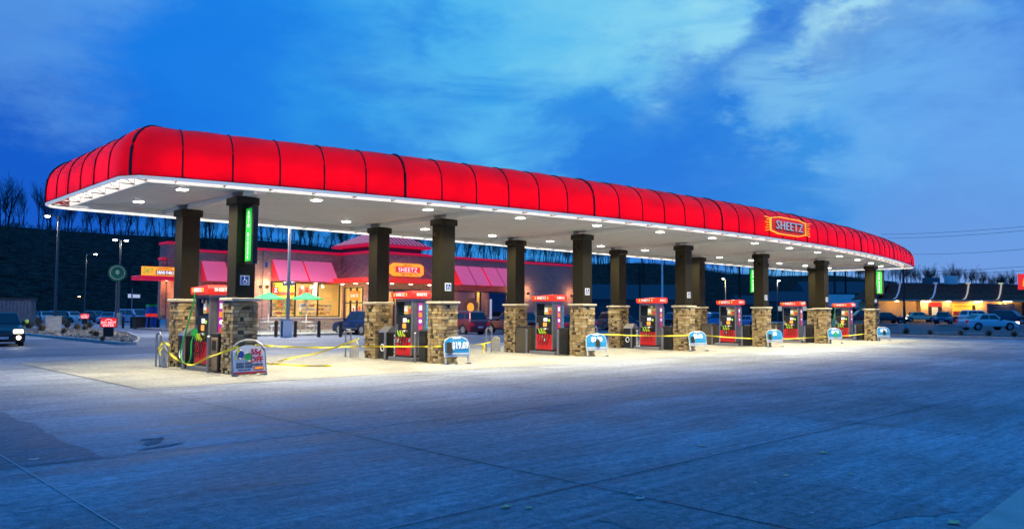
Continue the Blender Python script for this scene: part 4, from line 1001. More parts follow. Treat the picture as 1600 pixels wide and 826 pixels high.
# wall lamps
for x, y, z in ((20.3, 39.3, 3.6), (19.75, 39.3, 3.6), (46.2, 35.3, 3.55), (44.3, 35.2, 3.4), (52.6, 35.2, 3.4), (35.0, 35.3, 3.4)):
    B(x-.1, x+.1, y-.05, y+.15, z-.12, z+.12).build('wall_lamp', 'frame', store); lamp('POINT', (x, y-.15, z+.35), 34, (1, .6, .28), size=.06, parent=store); lamp('POINT', (x, y-.15, z-.3), 26, (1, .6, .28), size=.06, parent=store)
dd = MB()
for x, y in ((20.2, 39.38), (28.0, 35.05)): dd.box(x-.1, x+.1, y-.1, y, 5.2, 5.6)
dd.build('alarm_box', 'navy', store)
# service cabinet by the end wall
t = thing('service_cabinet', 'beige square service cabinet against the right end wall of the shop', 'cabinet', (47.2, 34.9, .13)); B(-.5, .5, -.3, .3, 0, 1.5).build('body', 'cap', t, bevel=.03); B(-.06, .0, -.32, -.301, .5, 1.0).build('handle', 'frame', t)
t = thing('yield_board', 'small orange and white notice on a post right of the shop', 'sign', tuple(at(931, 516))); MB().tube([(0, 0, 0), (0, 0, 3.2)], .04, 6).build('post', 'steel', t); B(-.5, .5, -.03, .03, 2.6, 4.3).build('panel', 'orange', t); B(-.4, .4, -.045, -.031, 2.7, 3.7).build('inset', 'text_white', t)
t.location = (57.0, 38.0, 0)

# outdoor seating, bollards, railing, bins before the shop
def umbrella(x, y, l):
    t = thing('parasol', l, 'parasol', (x, y, .13), 0, 'green parasols before the shop')
    n_ = 8; r_ = 1.25; MB().add([(0, 0, 2.95)]+[(r_*math.cos(2*math.pi*k/n_), r_*math.sin(2*math.pi*k/n_), 2.48) for k in range(n_)]+[(r_*.98*math.cos(2*math.pi*k/n_), r_*.98*math.sin(2*math.pi*k/n_), 2.40) for k in range(n_)], [(0, k+1, (k+1) % n_+1) for k in range(n_)]+[(k+1, k+1+n_, (k+1) % n_+1+n_, (k+1) % n_+1) for k in range(n_)]).build('canopy', 'umbrella', t)
    MB().tube([(0, 0, 0), (0, 0, 2.95)], .03, 6).build('pole', 'white', t)
    MB().lathe([(.55, .70), (.55, .75)], 12).build('table_top', 'white', t)
    for k in range(3):
        a = R(120*k+20); MB().cbox((math.cos(a)*.95, math.sin(a)*.95, .44), (.4, .4, .05)).tube([(math.cos(a)*.95, math.sin(a)*.95, 0), (math.cos(a)*.95, math.sin(a)*.95, .42)], .04, 6).build('seat', 'white', t)
umbrella(18.4, 35.2, 'green parasol left of the light pole before the shop window'); umbrella(20.9, 34.0, 'green parasol right of the light pole before the shop window')
for i, (a, b) in enumerate((((15.9, 31.4), (19.0, 31.4)), ((20.2, 31.4), (23.6, 31.4)))):
    t = thing('railing', ('grey metal railing left of the light pole before the shop', 'grey metal railing before the right parasol')[i], 'railing', (a[0], a[1], .13), 0, 'railings before the shop seating')
    L_ = b[0]-a[0]; MB().tube([(0, 0, 1.0), (L_, 0, 1.0)], .03, 6).tube([(0, 0, .12), (L_, 0, .12)], .02, 6).build('rail', 'steel', t)
    pk = MB(); q = 0
    while q < L_: pk.tube([(q, 0, .12), (q, 0, 1.0)], .012, 4); q += .14
    pk.build('pickets', 'steel', t); MB().tube([(0, 0, 0), (0, 0, 1.05)], .04, 6).tube([(L_, 0, 0), (L_, 0, 1.05)], .04, 6).build('post', 'steel', t)
bl = MB().lathe([(.11, 0), (.11, 1.02), (.06, 1.08)], 10).mesh('bollard'); bl.materials.append(M['frame'])
NB = 0
def bollards(lst, lab, grp):
    for i, (x, y) in enumerate(lst):
        o = bpy.data.objects.new('bollard', bl); col.objects.link(o); o.location = (x, y, 0); tag(o, lab % ('first', 'second', 'third', 'fourth', 'fifth', 'sixth', 'seventh', 'eighth', 'ninth', 'tenth')[i], 'bollard', grp)
bollards([tuple(at(px, 526.5))[:2] for px in (431, 461, 498, 532)], 'dark brown bollard, %s from the left before the shop windows', 'dark bollards before the shop windows')
bollards([tuple(at(px, 512.5))[:2] for px in (192, 205, 218, 232, 246)], 'black bollard, %s from the left beside the drive through corner', 'black bollards by the drive through')
p = at(447, 527); t = thing('litter_bin', 'square white litter bin with black panel at the foot of the light pole', 'bin', (p.x, p.y, 0)); B(-.3, .3, -.3, .3, 0, 1.1).build('body', 'white', t, bevel=.03); B(-.31, -.301, -.12, .12, .05, 1.05).build('panel', 'black', t); B(-.32, .32, -.32, .32, 1.1, 1.17).build('lid', 'steel', t)
p = at(406, 525); t = thing('planter_bin', 'round brushed metal bin left of the white bin before the shop', 'bin', (p.x, p.y+3, .13)); MB().lathe([(.45, 0), (.47, 1.25), (.40, 1.30)], 20).build('drum', 'bronze', t, smooth=False); MB().lathe([(.41, 1.30), (.2, 1.38)], 20).build('lid', 'steel', t)
p = at(238, 511)
t = thing('drum_display', 'blue twin column with red band and green top by the drive through', 'display', (p.x, p.y, 0))
for s_ in (-.3, .36):
    MB().lathe([(.34, 0), (.34, 2.0)], 14, (s_, 0)).build('drum', 'navy', t); MB().lathe([(.35, 1.02), (.35, 1.32)], 14, (s_, 0)).build('red_band', 'red_lit', t); MB().lathe([(.345, 2.0), (.345, 2.2)], 14, (s_, 0)).build('green_top', 'green_pl', t)
p = at(217, 513.5); t = thing('waste_skip', 'low dark green waste box between the bollards by the drive through', 'waste box', (p.x, p.y, 0)); MB().prism([(-.4, 0), (.4, 0), (.45, 1.0), (-.45, 1.0)], -.4, .4).build('body', 'black_matt', t); B(-.5, .5, -.45, .45, 1.0, 1.08).build('lid', 'black', t)

# ------------------------------------------------------------------ lamp posts
def lamppost(x, y, h, heads, l, m_='pole', lm='lamp_white', footing=0, en=260, colr=(1, .93, .8), name='lamp_post', r_=.10, z0=0, grp='tall car park lamp posts'):
    t = thing(name, l, 'lamp post', (x, y, z0), 0, grp)
    if footing: MB().lathe([(.38, 0), (.38, footing), (.34, footing+.03)], 16).build('footing', 'kerb', t)
    MB().tube([(0, 0, footing), (0, 0, h)], r_, 8, r_*.75).build('pole', m_, t)
    for dx, dy in heads:
        v = Vector((dx, dy, 0)); MB().tube([(0, 0, h-.1), tuple(v*.7+Vector((0, 0, h)))], .05, 6).build('arm', m_, t)
        rt = Matrix.Rotation(math.atan2(dy, dx), 4, 'Z'); mb = MB(); mb.T = Matrix.Translation(v+Vector((0, 0, h))) @ rt; mb.box(-.35, .35, -.2, .2, -.06, .1); hd = mb.build('lamp_head', m_, t)
        mb = MB(); mb.T = Matrix.Translation(v+Vector((0, 0, h-.07))) @ rt; mb.ball((0, 0, -.02), .2, 10, (1.1, .8, .45)); mb.build('lens', lm, hd)
        if en: lamp('SPOT', tuple(v+Vector((0, 0, h-.35))), en, colr, size=.15, parent=t, spot=156)
    return t
p = at(85, 512); lamppost(p.x, p.y, 10.3, [(-.75, .72)], 'tall dark lamp post with glowing head at the far left car park', en=1800, r_=.13)
p = at(184, 508); lamppost(p.x, p.y, 9.3, [(-.5, .2), (.5, -.2)], 'dark lamp post with twin heads on a concrete footing near the drive through', footing=1.3, en=250, r_=.12, grp=None)
p = at(131, 503.5); lamppost(p.x, p.y, 9.0, [(.9, -.7)], 'distant lamp post between the two left hand lamps', en=250, lm='lamp_sodium', colr=(1, .8, .45), grp=None)
p = at(449, 525); t = lamppost(p.x, p.y, 9.5, [(.6, 0), (-.6, 0)], 'grey lamp post with camera domes in front of the shop window', m_='pole_grey', en=5200, r_=.12, grp=None)
c1 = MB().ball((.28, 0, 3.5), .16, 10).ball((-.3, -.05, 3.45), .16, 10).tube([(-.3, 0, 3.65), (.3, 0, 3.65)], .04, 6); c1.build('camera_dome', 'steel', t)
p = dep(1134, 150); lamppost(p.x, p.y, 8.3, [(-.8, 0)], 'distant sodium street lamp right of mid canopy', lm='lamp_sodium', en=500, colr=(1, .8, .4), grp=None, m_='cap')
p = dep(1215, 140); lamppost(p.x, p.y, 7.6, [(.0, -.3)], 'very bright distant lamp between fifth and sixth columns', lm='lamp_white', en=700, grp=None)
p = dep(1035, 105); lamppost(p.x, p.y, 12, [(.8, 0)], 'pale tall pole standing behind the fourth pump', m_='white', en=2500, grp=None, r_=.14)
p = dep(1413, 66); lamppost(p.x, p.y, 5.9, [], 'black lamp post in the planting bed right of the canopy', footing=.85, en=0, r_=.11, grp=None, m_='black')
p = dep(120, 160); lamppost(p.x, p.y, 4.4, [(.3, 0)], 'small orange lamp low on the hillside at left', lm='lamp_orange', en=100, colr=(1, .5, .2), grp=None, r_=.06)
p = dep(1305, 170); t = lamppost(p.x, p.y, 12.6, [(-2.2, 1.4), (2.2, -1.4)], 'dark pole with wide flood light bar far behind the last columns', en=0, grp=None, m_='black', lm='black', r_=.3)
p = dep(1156, 120); t = thing('utility_pole', 'dark wooden utility pole left of the fifth front column', 'utility pole', tuple(p)); MB().tube([(0, 0, 0), (0, 0, 13)], .2, 8, .14).build('pole', 'bark', t); B(-1.1, 1.1, -.06, .06, 11.6, 11.8).build('crossarm', 'bark', t)
p = dep(1322, 185); t = thing('utility_pole', 'dark wooden utility pole between the last two front columns', 'utility pole', tuple(p)); MB().tube([(0, 0, 0), (0, 0, 16)], .25, 8, .18).build('pole', 'bark', t); B(-1.5, 1.5, -.08, .08, 13.0, 13.2).build('crossarm', 'bark', t)
for i, (px, D_, hh) in enumerate(((200, 130, 9), (1000, 140, 10))):
    p = dep(px, D_); t = thing('utility_pole', ('bare wooden utility pole on the slope left of the drive through', 'bare wooden utility pole behind the fourth pump')[i], 'utility pole', tuple(p)); MB().tube([(0, 0, 0), (0, 0, hh)], .18, 6, .14).build('pole', 'bark', t)
# round green emblem sign on its own post
p = dep(185, 82); t = thing('roundel_sign', 'round green and white emblem sign beside the twin headed lamp post', 'sign', (p.x-.35, p.y-.35, 0), R(-8))
MB().tube([(0, .1, 0), (0, .1, 6.3)], .09, 8).build('post', 'pole', t)
MB().tube([(0, -.12, 5.5), (0, .05, 5.5)], .88, 24).build('disc', 'round_green', t)
MB().tube([(.68*math.cos(R(a)), -.14, 5.5+.68*math.sin(R(a))) for a in range(0, 361, 15)], .05, 5).ball((0, -.13, 5.55), .20, 10, (1, .1, 1.2)).build('emblem', 'cap', t)

# do not enter signs
def dne(x, y, l, rz):
    t = thing('no_entry_sign', l, 'sign', (x, y, 0), rz, 'red lit no entry signs')
    B(-.26, .26, -.14, .14, .1, .72).build('pedestal', 'black', t, bevel=.02); c_ = B(-.43, .43, -.12, .12, .70, 1.26).build('sign_box', 'black', t, bevel=.02)
    B(-.40, .40, -.135, -.121, .73, 1.23).build('lit_face', 'sign_red_lit', c_)
    text('DO NOT\nENTER', .19, 'lettering', 'white_lit', c_, (0, -.142, .90), bold=.0, line=.85, wide=1.0)
    MB().tube([(.16*math.cos(R(a)), -.14, 1.07+.09*math.sin(R(a))) for a in range(0, 181, 20)], .012, 4).build('emblem', 'white_lit', c_)
    return t
dne(4.9, 27.3, 'red lit do not enter sign at the tip of the stony bed', R(-24)); p = at(132, 508); dne(p.x, p.y, 'small distant red do not enter sign behind the stony bed', R(-16))
t = thing('utility_box', 'pale concrete utility box standing in the stony bed', 'utility box', (5.8, 42.6, 0), R(-12)); B(-.5, .5, -.35, .35, 0, 1.16).build('body', 'kerb', t, bevel=.03); B(-.53, .53, -.38, .38, 1.16, 1.22).build('lid', 'cap', t, bevel=.01)
p = at(205, 506); t = thing('road_sign', 'pair of small white road sign plates on one post on the left', 'sign', (p.x, p.y, 0), R(-20)); MB().tube([(0, 0, 0), (0, 0, 4.2)], .05, 6).build('post', 'steel', t); B(-.45, -.1, -.05, -.02, 3.1, 3.55).build('plate', 'text_white', t); B(.05, .85, -.05, -.02, 3.1, 3.5).build('plate', 'text_white', t)

# stony bed with kerb
bed = [(3.5, 20.2), (4.6, 22.6), (6.4, 27.5), (9.2, 38), (10.5, 52), (3.5, 52)]
struct('planting_bed', MB().prism(bed, 0, .13, 'z'), 'soil')
kb = MB()
outl = [(3.35, 56), (3.35, 20.0), (3.55, 19.75), (3.85, 19.8), (4.75, 22.5), (6.55, 27.45), (9.35, 38), (10.65, 52)]
for i in range(len(outl)-1):
    a, b = Vector(outl[i]), Vector(outl[i+1]); d = (b-a).normalized(); n_ = Vector((-d.y, d.x))*.09
    kb.prism([tuple(a-n_-d*.03), tuple(b-n_+d*.03), tuple(b+n_+d*.03), tuple(a+n_-d*.03)], 0, .155+.001*i, 'z')
struct('kerb_edge', kb, 'kerb', bevel=.02)
rk = MB(); r = random.Random(3)
def inbed(x, y):
    return 3.6 < x < (4.2+(y-20.8)*.34 if y < 27.5 else 6.2+(y-27.5)*.22) and y > 20.8
cnt = 0
while cnt < 1300:
    x, y = r.uniform(3.5, 10), 20.5+(r.random()**1.4)*31
    if inbed(x, y): s_ = r.uniform(.05, .15); rk.ball((x, y, .15), s_, 6, (1, r.uniform(.6, 1.2), .6), .25); cnt += 1
tag(rk.build('stones', 'rock'), kind='stuff')
def tuft(x, y, s_, l, cat='shrub', grp='dry shrubs in the stony bed', z=.13):
    mb = MB(); r = random.Random(int(x*100+y*10))
    for i in range(150):
        a = r.uniform(0, 6.28); t_ = r.uniform(.05, .9); h = s_*r.uniform(.5, 1.0)*(1-.4*t_); b = Vector((math.cos(a)*s_*.12, math.sin(a)*s_*.12, 0)); e = Vector((math.cos(a)*s_*t_*.8, math.sin(a)*s_*t_*.8, h)); sd = Vector((-math.sin(a), math.cos(a), 0))*.012
        m_ = b*.4+e*.6+Vector((0, 0, h*.12)); mb.add([b-sd, b+sd, m_+sd, m_-sd, e], [(0, 1, 2, 3), (3, 2, 4)])
    o = mb.build('shrub', 'dry_grass'); o.location = (x, y, z); return tag(o, l, cat, grp)
for i, (px, py, s_) in enumerate(((65, 518, .8), (45, 514, .9), (105, 512, .9), (120, 515, .7), (140, 512, .8), (133, 516, .6), (150, 526, .45), (143, 523, .4), (100, 521, .5), (60, 510, 1.1), (98, 506, 1.0), (160, 532, .3), (52, 505, 1.2))):
    p = at(px, py, .13); tuft(p.x, p.y, s_, 'dry brown grassy shrub in the stony bed at left')

# ------------------------------------------------------------------ cars
def make_car(kind):
    Ln, W_, belt, roof = {'sedan': (4.7, 1.82, .92, 1.43), 'suv': (4.6, 1.86, 1.05, 1.70), 'wagon': (5.1, 1.93, 1.10, 1.68), 'van': (5.0, 1.95, 1.05, 1.78), 'hatch': (4.2, 1.78, 1.0, 1.55)}[kind]
    t = thing({'sedan': 'sedan_car', 'suv': 'sport_utility_car', 'wagon': 'estate_car', 'van': 'minivan', 'hatch': 'hatchback_car'}[kind], '', 'car')
    h = Ln/2; wr = .33 if kind in ('sedan', 'hatch') else .37; xw = (h-.88, -h+.92)     # front is +x
    hood = belt-.12 if kind != 'van' else belt-.05; gc = .20
    def arch(xc): return [(xc+(wr+.05)*math.cos(R(a)), max(gc, wr+(wr+.05)*math.sin(R(a)))) for a in range(0, 181, 20)]
    bot = [(h-.05, gc+.08), (h-.15, gc)]+[p for p in arch(xw[0])]+[p for p in arch(xw[1])]+[(-h+.12, gc), (-h+.03, gc+.12)]
    cb = {'sedan': (.95, .35, -1.0, -1.75), 'suv': (.95, .30, -1.85, -2.15), 'wagon': (1.15, .55, -2.2, -2.4), 'van': (1.5, .7, -2.2, -2.4), 'hatch': (.95, .35, -1.55, -1.95)}[kind]
    up = [(-h, .55), (-h+.02, belt-.12), (-h+.12, belt-.01), (cb[3], belt), (cb[0]-.05, belt), (cb[0]+.1, belt-.02), (h-.35, hood-.03), (h-.08, hood-.16), (h, .55)]
    poly = bot+up
    mb = MB(); n = len(poly)
    def lay(y, shr): return [(x*(1-shr*.02), y, z if z < .6 else z-(shr*.03)) for x, z in poly]
    vs = lay(-W_/2, 1)+lay(-W_/2+.10, 0)+lay(W_/2-.10, 0)+lay(W_/2, 1)
    # pull the upper edge inward for tumblehome
    vs = [(x, y*(1-.05*max(0, z-.55)/.5), z) for x, y, z in vs]
    fs = [tuple(range(n)), tuple(range(3*n, 4*n))[::-1]]+[(k*n+i, (k+1)*n+i, (k+1)*n+(i+1) % n, k*n+(i+1) % n) for k in range(3) for i in range(n)]
    mb.add(vs, fs); t_body = mb.build('body', 'kerb', t, bevel=.035, smooth=False)
    wb, wt = W_/2-.10, W_/2-.27; x0, x1, x2, x3 = cb
    V = [(x0, -wb, belt-.02), (x3, -wb, belt-.02), (x3, wb, belt-.02), (x0, wb, belt-.02), (x1, -wt, roof-.02), (x2, -wt, roof), (x2, wt, roof), (x1, wt, roof-.02)]
    MB().add(V, [(0, 1, 5, 4), (2, 3, 7, 6), (3, 0, 4, 7), (1, 2, 6, 5), (4, 5, 6, 7)]).build('cabin', 'kerb', t, bevel=.07, seg=3)
    def gl(q, u0, u1, v0, v1, nm, off=.012):
        q = [Vector(V[i]) for i in q]; nn_ = (q[1]-q[0]).cross(q[3]-q[0]).normalized()
        ctr = sum(q, Vector())/4
        if nn_.dot(ctr-Vector((0, 0, 1.2))) < 0: nn_ = -nn_
        P = lambda u, v: (q[0]*(1-u)+q[1]*u)*(1-v)+(q[3]*(1-u)+q[2]*u)*v
        a = [P(u0, v0), P(u1, v0), P(u1, v1), P(u0, v1)]
        return MB().add([p+nn_*off for p in a]+[p-nn_*.03 for p in a], [(0, 1, 2, 3), (0, 1, 5, 4), (1, 2, 6, 5), (2, 3, 7, 6), (3, 0, 4, 7)]).build(nm, 'car_glass', t)
    for q in ((0, 1, 5, 4), (3, 2, 6, 7)):
        gl(q, .10, .47, .12, .86, 'side_window'); gl(q, .50, .78 if kind != 'sedan' else .84, .12, .86, 'side_window')
        if kind in ('suv', 'wagon', 'van'): gl(q, .81, .95, .16, .84, 'side_window')
    gl((0, 3, 7, 4), .07, .93, .10, .92, 'windscreen'); gl((1, 2, 6, 5), .10, .90, .14, .88, 'rear_window')
    for s_ in (-1, 1):
        B(h-.16, h+.004, min(s_*(W_/2-.48), s_*(W_/2-.10)), max(s_*(W_/2-.48), s_*(W_/2-.10)), .60, .76).build('headlight', 'head_off', t, bevel=.02)
        B(-h-.012, -h+.15, min(s_*(W_/2-.34), s_*(W_/2-.07)), max(s_*(W_/2-.34), s_*(W_/2-.07)), .66, .90).build('taillight', 'tail', t, bevel=.02)
        B(x0-.35, x0-.15, min(s_*(W_/2-.10), s_*(W_/2+.10)), max(s_*(W_/2-.10), s_*(W_/2+.10)), belt-.01, belt+.13).build('mirror', 'black', t, bevel=.03)
        for x in xw:
            wl = MB().tube([(x, s_*(W_/2-.24), wr), (x, s_*(W_/2-.03), wr)], wr, 22).build('wheel', 'tyre', t)
            rm_ = MB().tube([(x, s_*(W_/2-.10), wr), (x, s_*(W_/2-.022), wr)], wr*.62, 16).build('rim', 'rim', wl)
    B(h-.03, h+.012, -.42, .42, .30, .52).build('grille', 'black', t); B(-h-.02, -h-.005, -.24, .24, .50, .62).build('number_plate', 'plate', t)
    B(h+.013, h+.022, -.24, .24, .34, .45).build('number_plate', 'plate', t)
    if kind in ('wagon', 'suv'): MB().tube([(x1-.2, -wt+.06, roof+.05), (x2+.2, -wt+.06, roof+.06)], .02, 5).tube([(x1-.2, wt-.06, roof+.05), (x2+.2, wt-.06, roof+.06)], .02, 5).build('roof_rail', 'steel', t)
    return t
PROTO = {}
PAINT = {}
def paint(name, c_, metal=.3):
    m = mat('paint_'+name, c_, .28, metal=metal, spec=.7); m.node_tree.nodes['Principled BSDF'].inputs['Coat Weight'].default_value = .6; PAINT[name] = m
for nm_, c_ in (('maroon', (.20, .012, .025)), ('dark_maroon', (.07, .01, .018)), ('blue', (.03, .07, .22)), ('dark_blue', (.012, .02, .07)), ('black', (.01, .011, .014)), ('silver', (.66, .68, .70)), ('gold', (.60, .50, .34)), ('white', (.8, .8, .8)), ('sky', (.16, .28, .50)), ('red', (.30, .012, .015)), ('grey', (.12, .13, .16))): paint(nm_, c_)
def car(kind, paint_, x, y, hd, label, z=0, lights=False, group=None):
    if kind not in PROTO: PROTO[kind] = make_car(kind); o = PROTO[kind]
    else: o = copy_tree(PROTO[kind])
    o.location = (x, y, z); o.rotation_euler = (0, 0, R(hd)); tag(o, label, 'car', group)
    if 'group' in o and not group: del o['group']
    for ch in o.children:
        nm_ = ch.name.split('.')[0]
        if nm_ in ('body', 'cabin'):
            ch.data = ch.data.copy(); ch.data.materials[0] = PAINT[paint_]
        if nm_ == 'headlight':
            ch.data = ch.data.copy(); ch.data.materials[0] = M['head'] if lights else M['head_off']
    if lights:
        a = R(hd); Ln = 2.4
        for s_ in (-.65, .65):
            lamp('SPOT', (x+math.cos(a)*Ln-math.sin(a)*s_, y+math.sin(a)*Ln+math.cos(a)*s_, z+.68), 22, (1, .85, .6), size=.08, spot=70, rot=(R(80), 0, a-R(90)))
    return o
# nearest car rolling in at the left edge
BLACK = car('hatch', 'black', -1.05, 23.2, -99, 'black car with lit headlights and lime mirror cut by the left edge', lights=True)
G1 = 'cars parked facing the shop'
car('suv', 'dark_blue', 21.9, 28.0, 92, 'dark blue car behind the second back column, nose to the shop entrance', group=G1)
car('wagon', 'maroon', 29.0, 25.6, 90, 'shiny maroon estate car with roof rails right of the second column', group=G1)
car('suv', 'dark_maroon', 33.6, 24.6, 90, 'very dark maroon car parked next to the shiny maroon estate car', group=G1)
car('sedan', 'dark_blue', 37.6, 25.6, 90, 'dark blue sedan behind the third island, left of its pump', group=G1)
car('hatch', 'blue', 42.6, 26.0, 90, 'blue hatchback behind the third pump near the end wall', group=G1)
p = at(932, 516); car('suv', 'grey', p.x+3, p.y+1, 60, 'grey sport utility car just right of the third front column')
p = at(975, 515); car('sedan', 'dark_blue', p.x, p.y, -20, 'dark blue sedan between the fourth back column and fourth pump')
p = at(1052, 513); car('suv', 'black', p.x, p.y, 60, 'black car behind the litter bin of the fourth island')
p = at(1116, 512.5); car('van', 'sky', p.x, p.y, 150, 'light blue minivan left of the fifth pump')
p = at(1168, 511); car('sedan', 'sky', p.x, p.y, 80, 'pale blue sedan seen from behind right of the fifth pump')
car('sedan', 'dark_blue', *tuple(dep(885, 62))[:2], 60, 'dark sedan right of the third pump')
LZ = lambda x: .33+max(0, (x-70))*.006
def lotcar(kind, pn, px, D_, rel, label, **k):
    p = dep(px, D_); car(kind, pn, p.x, p.y, rel-43.73, label, z=LZ(p.x), **k)      # rel 0 = heading to image right
lotcar('sedan', 'silver', 1542, 69, 4, 'pale silver blue sedan with lit headlight nearest the planting bed at right', lights=True)
lotcar('sedan', 'gold', 1436, 113, -8, 'gold sedan under the restaurant eave right of the black lamp post')
lotcar('hatch', 'dark_blue', 1474, 98, -125, 'dark blue car facing the camera left of the silver sedan')
lotcar('suv', 'white', 1528, 103, 8, 'white sport utility car behind the silver sedan')
lotcar('sedan', 'red', 1508, 112, 170, 'red car half hidden behind the white sport utility car')
lotcar('suv', 'dark_blue', 1580, 100, -50, 'dark sport utility car at the far right behind the silver sedan')
lotcar('suv', 'red', 1345, 104, 175, 'dark red sport utility car just left of the last front column')
lotcar('sedan', 'dark_maroon', 1384, 102, 5, 'dark red sedan with lit headlight just right of the last front column', lights=True)
# far left car park
p = at(210, 507.5); car('van', 'sky', p.x, p.y, -75, 'pale blue minivan facing the bollards by the drive through')
p = at(170, 505.5); car('sedan', 'sky', p.x, p.y, -120, 'pale blue car left of the minivan near the twin headed lamp post')
for i, (px, pn) in enumerate(((48, 'grey'), (72, 'silver'), (92, 'black'), (112, 'silver'), (150, 'grey'))):
    p = at(px, 503.5); car('sedan' if i % 2 else 'hatch', pn, p.x, p.y, -100+i*8, 'distant parked %s car, %s from the left behind the stony bed' % (pn, ('first', 'second', 'third', 'fourth', 'fifth')[i]), group='distant cars at the far left')
for s_ in (-1, 1): MB().tube([(2.04, s_*.62, .40), (2.13, s_*.62, .40)], .09, 12).build('fog_lamp', 'head', BLACK)
MB().ball((.78, .98, 1.12), .12, 8, (1, .7, .8)).build('mirror_cap', 'lime', BLACK)
# dark shed at the far left
p = dep(14, 78); t = thing('storage_shed', 'dark corrugated storage shed behind the black car at far left', 'shed', (p.x, p.y, 0), R(-20)); sh_ = MB()
for i in range(14): sh_.box(-2.1+i*.3, -2.1+i*.3+.26, -1.52, -1.45, 0, 2.6)
sh_.box(-2.1, 2.1, -1.45, 1.5, 0, 2.6); sh_.build('wall', 'steel_dark', t); B(-2.2, 2.2, -1.6, 1.6, 2.6, 2.75).build('roof', 'frame', t)

# ------------------------------------------------------------------ restaurant on the right
FR = Vector((math.cos(YAW), -math.sin(YAW), 0))
p = dep(1372, 118); rest = thing('restaurant_building', 'low tan restaurant with brown roof crossed by glowing curved ribs', 'building', (p.x, p.y, LZ(p.x)), -YAW)
Wd = 24.0; zb = LZ(p.x)
B(1.0, 6.9, 2.0, 9, 0, 3.1).build('wall', 'ochre_wall', rest); B(6.9, 19.0, .9, 9, 0, 3.1).build('wall', 'ochre_wall', rest); B(19.0, Wd+6, 2.2, 9, 0, 3.1).build('wall', 'ochre_wall', rest)
B(-0.3, Wd+8, -.2, .0, 3.12, 3.30).build('gutter', 'cap', rest)
pr_ = [(0, 3.3), (.9, 3.55), (1.7, 4.3), (2.2, 5.3), (2.3, 5.75)]
rf = MB(); n = len(pr_); vs = [(-.2+a*1.3, a, z) for a, z in pr_]+[(Wd+8, a, z) for a, z in pr_]; rf.add(vs, [(i, n+i, n+i+1, i+1) for i in range(n-1)])
rf.add([(-.2, 0, 3.3), (2.79, 2.3, 5.75), (2.79, 9, 5.75), (-.2, 9, 3.3)], [(0, 1, 2, 3)]); rf.build('roof', 'brown_roof', rest)
B(2.8, Wd+8, 2.32, 9, 3.2, 5.7).build('roof_box', 'brown_roof', rest)
for x, m_ in ((2.6, 'pale_rib'), (8.1, 'pale_rib'), (13.1, 'cream_rib'), (18.1, 'cream_rib')):
    rb = MB(); w_ = .22
    vs = [];
    for s_ in (-1, 1):
        for a, z in pr_: vs += [(x+s_*w_/2+a*.95-.3, a-.12, z+.10), (x+s_*w_/2+a*.95-.3, a, z-.02)]
    n2 = len(pr_)
    for i in range(n2-1):
        rb.add([vs[2*i], vs[2*i+2], vs[2*(n2+i)+2], vs[2*(n2+i)]], [(0, 1, 2, 3)]); rb.add([vs[2*i], vs[2*i+2], vs[2*i+3], vs[2*i+1]], [(0, 1, 2, 3)]); rb.add([vs[2*(n2+i)], vs[2*(n2+i)+2], vs[2*(n2+i)+3], vs[2*(n2+i)+1]], [(0, 1, 2, 3)])
    rb.box(x+1.6, x+2.2, 2.2, 2.5, 5.78, 6.0); rb.build('roof_rib', m_, rest)
for x in (3.0, 7.0, 7.8, 10.8, 15.0, 15.6, 19.3, 20.0):
    B(x-.25, x+.25, .25, .4, 3.0, 3.1).build('eave_lamp', 'lamp_orange', rest); lamp('POINT', (x, .2, 2.85), 110, (1, .62, .25), size=.15, parent=rest)
w_ = B(8.0, 10.0, .80, .895, .9, 2.9).build('window', 'frame', rest); B(8.0, 10.0, .75, .80, 2.3, 2.9).build('lit_header', 'red_lit', w_); B(8.5, 9.4, .76, .80, .95, 2.2).build('pane', 'cream_rib', w_)
w_ = B(16.9, 21.0, .80, .895, .9, 2.75).build('window', 'car_glass', rest); 
b_ = B(11.7, 15.3, .80, .895, 1.05, 2.75).build('wall_banner', 'text_gold', rest); B(11.7, 15.3, .77, .799, 1.05, 1.6).build('banner_band', 'col_red', b_)
text('PUT A JOB YOU LOVE', .30, 'lettering', 'frame', b_, (13.2, .76, 2.35), wide=.9); text('APPLY TODAY', .26, 'lettering', 'text_white', b_, (13.4, .75, 1.32)); B(14.6, 15.1, .77, .799, 1.8, 2.6).build('banner_picture', 'black', b_)
B(19.05, 20.0, 1.9, 2.19, 0, 3.1).build('pilaster', 'ochre_wall', rest); B(23, 24, 1.9, 2.19, 0, 3.0).build('door', 'frame', rest)
rt_ = B(12.9, 14.4, 4.0, 5.2, 5.7, 7.1).build('rooftop_unit', 'white', rest); B(9.6, 11.6, 4.0, 5.5, 5.7, 6.8).build('rooftop_unit', 'steel_dark', rest)
p = dep(1605, 100); t = thing('pole_sign', 'red roadside pole sign with yellow arches at the right edge', 'sign', (p.x, p.y, 0), -YAW); MB().tube([(0, .2, 0), (0, .2, 5.0)], .15, 8).build('post', 'pole', t); B(-1.0, 2.4, -.12, .12, 4.9, 6.9).build('board', 'sign_red_lit', t)
ma = MB()
for cx_ in (-.05, .75): ma.tube([(cx_+.38*math.cos(R(a)), -.15, 5.3+1.25*math.sin(R(a))) for a in range(0, 181, 15)], .10, 6)
ma.build('arches', 'text_gold', t)
